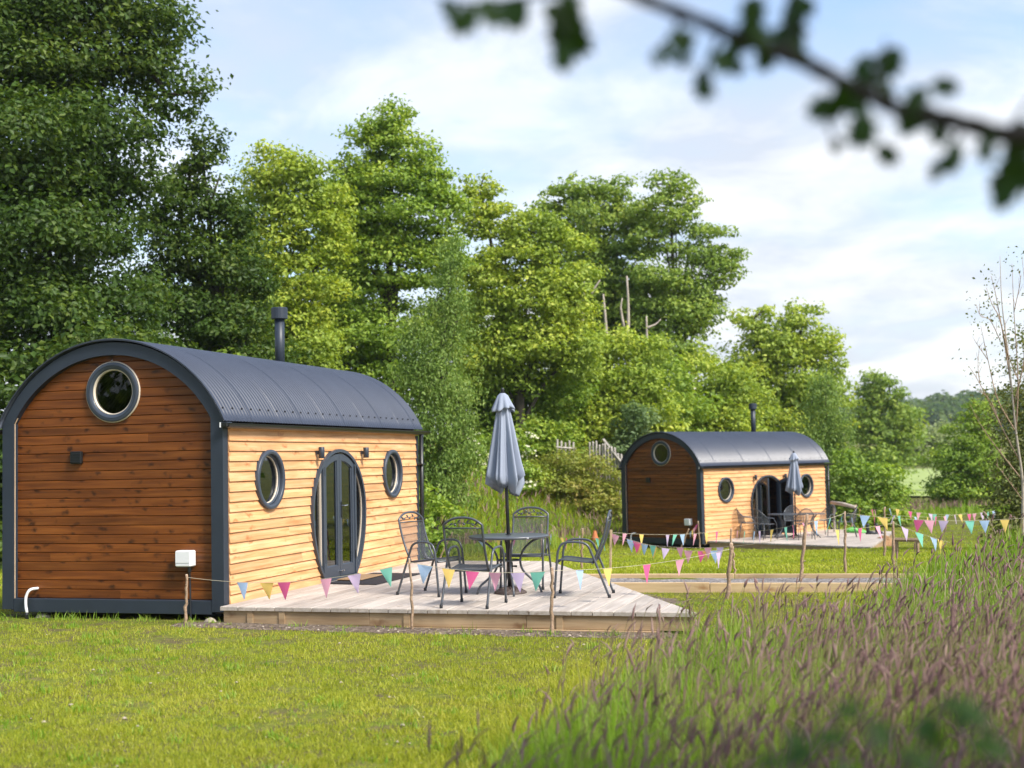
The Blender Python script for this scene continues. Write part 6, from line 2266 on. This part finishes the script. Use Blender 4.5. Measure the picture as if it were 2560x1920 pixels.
MB().tube(bz, list(np.interp(np.linspace(0, 1, len(bz)), [0, 0.25, 1], [0.034, 0.0125, 0.0075]) * (1 + 0.12 * np.sin(np.arange(len(bz)) * 1.9))), 8).build('branch', 'near_bark', ot, True)
br2 = [(2600, 400), (2560, 440), (2545, 500)]
side_twigs = [[(1440, -30), (1300, -5), (1180, 8), (1090, -5)], [(1400, 10), (1412, 55), (1400, 110)], [(1400, -70), (1420, -20), (1405, 30)], [(1700, 35), (1690, 80), (1650, 115)], [(1905, 115), (1880, 60), (1870, 0)], [(1960, 135), (1985, 70), (1975, 0)], [(1800, 90), (1770, 150), (1755, 215)],
              [(2130, 218), (2150, 290), (2180, 350)], [(2180, 240), (2200, 160), (2215, 100)], [(2250, 274), (2300, 230), (2360, 190)], [(2418, 311), (2380, 360), (2360, 400)], [(2540, 335), (2550, 400), (2535, 460)], [(2100, 200), (2070, 290), (2090, 370)],
              [(1975, 0), (1990, -40), (2060, -60)], [(2520, 338), (2560, 270), (2580, 240)]]
for tw in side_twigs:
    pts = bezier([nb(x, y, 0.03 * j) - tk for j, (x, y) in enumerate(tw)], 9)
    MB().tube(pts, list(np.linspace(0.004, 0.0016, len(pts))), 5).build('twig', 'near_bark', ot)
lv = [(1108, -6, 60), (1160, 2, 90), (1205, -5, 90), (1260, 0, 95), (1310, -8, 95), (1365, 10, 100), (1415, 15, 100), (1438, 5, 80), (1400, 72, 105), (1408, 110, 80), (1650, 108, 70), (1690, 70, 70), (1720, 110, 60),
      (1760, 205, 48), (1775, 180, 40), (1840, 110, 80), (1868, 40, 100), (1885, 70, 90), (1878, -10, 90), (1930, 110, 80), (1960, 60, 110), (1980, 90, 95), (1985, 20, 100), (1975, -20, 90), (2030, 0, 60), (1850, 150, 45),
      (2115, 210, 110), (2140, 250, 115), (2165, 210, 90), (2160, 290, 85), (2180, 320, 55), (2098, 345, 45), (2075, 240, 75), (2210, 130, 45), (2205, 200, 70), (2360, 192, 50), (2330, 205, 50),
      (2290, 270, 80), (2330, 262, 80), (2350, 300, 70), (2365, 398, 70), (2378, 372, 50), (2480, 330, 80), (2540, 350, 110), (2530, 420, 95), (2550, 450, 85), (2570, 390, 110), (2555, 300, 100), (2580, 260, 90)]
rl_ = np.random.default_rng(77)
for q_ in range(26):
    lv.append((float(rl_.uniform(2650, 4600)), float(rl_.uniform(300, 560)), float(rl_.uniform(50, 95))))
for tw in side_twigs[:-3]:
    for _ in range(3):
        t_ = rl_.uniform(0.3, 1.05) * (len(tw) - 1)
        k_ = min(int(t_), len(tw) - 2)
        a_, b_ = np.array(tw[k_]), np.array(tw[k_ + 1])
        q_ = a_ + (b_ - a_) * (t_ - k_) + rl_.normal(0, 14, 2)
        lv.append((float(q_[0]), float(q_[1]), float(rl_.uniform(45, 90))))
for i, (x, y, s) in enumerate(lv):
    rs = np.random.default_rng(100 + i)
    p = nb(x, y, rs.uniform(-0.05, 0.12)) - tk
    dirv = -CU * rs.uniform(0.5, 1.2) + CR * rs.normal(0, 0.55) + CF * rs.normal(0, 0.3)
    nv = -CF * rs.uniform(0.4, 1.0) + CU * rs.uniform(0.2, 0.9) + CR * rs.normal(0, 0.5)
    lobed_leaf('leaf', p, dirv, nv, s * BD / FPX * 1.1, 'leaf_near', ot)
# low sprig in the bottom right corner, close to the camera
bp_ = np.array([*from_sl(1.45, 0.58), 0.0])
bp_[2] = float(gz(bp_[0], bp_[1]))
sg = thing('leafy_sprig', 'dark blurred leafy sprig low in the bottom right corner', 'plant', tuple(bp_))
for i, (x, y) in enumerate([(2380, 1960), (2250, 1880), (2160, 1800), (2450, 1900), (2330, 1830)]):
    e = at(x, y, 1.45) - bp_
    MB().tube(bezier([(0, 0, -0.05), e * 0.5 + np.array([0.02, 0, 0.05]), e], 10), [0.004] * 10, 5).build('stem', 'bark', sg) if False else None
    pts = bezier([(0, 0, -0.05), e * 0.5 + np.array([0.02, 0, 0.05]), e], 10)
    MB().tube(pts, [0.004] * len(pts), 5).build('stem', 'bark', sg)
for i, (x, y, s) in enumerate([(1990, 1850, 90), (2040, 1900, 110), (2120, 1870, 110), (2160, 1790, 95), (2200, 1830, 110), (2280, 1860, 120), (2330, 1810, 95), (2380, 1860, 120), (2430, 1800, 110), (2470, 1850, 120), (2420, 1900, 130), (2320, 1910, 130), (2240, 1920, 130), (2500, 1900, 120), (2100, 1930, 110), (1960, 1930, 90)]):
    rs = np.random.default_rng(300 + i)
    p = at(x, y - s * 0.3, 1.45 + rs.uniform(-0.1, 0.12)) - bp_
    dirv = CU * rs.normal(0, 0.5) + CR * rs.normal(0, 0.9) - CF * 0.2
    nv = CU * 1.0 - CF * 0.5 + CR * rs.normal(0, 0.4)
    lobed_leaf('leaf', p, dirv, nv, s * 1.45 / FPX * 0.9, 'leaf_near', sg)

# ------------------------------------------------------------------ the summer air
def build_haze():
    m = bpy.data.materials.new('summer_haze')
    m.use_nodes = True
    n = m.node_tree.nodes
    n.remove(n['Principled BSDF'])
    v = n.new('ShaderNodeVolumePrincipled')
    v.inputs['Color'].default_value = (0.86, 0.92, 1.0, 1)
    v.inputs['Density'].default_value = 0.00022
    v.inputs['Anisotropy'].default_value = 0.2
    m.node_tree.links.new(v.outputs[0], n['Material Output'].inputs['Volume'])
    o = MB().box(-4200, 4200, -4200, 4200, -6.0, 24.0).build('haze', m)
    tag(o, kind='stuff')


build_haze()

for o in list(bpy.data.objects):
    if '_leaf' in o.keys():
        del o['_leaf']
print('tree tris', TREE_TRIS, 'heads', nh)
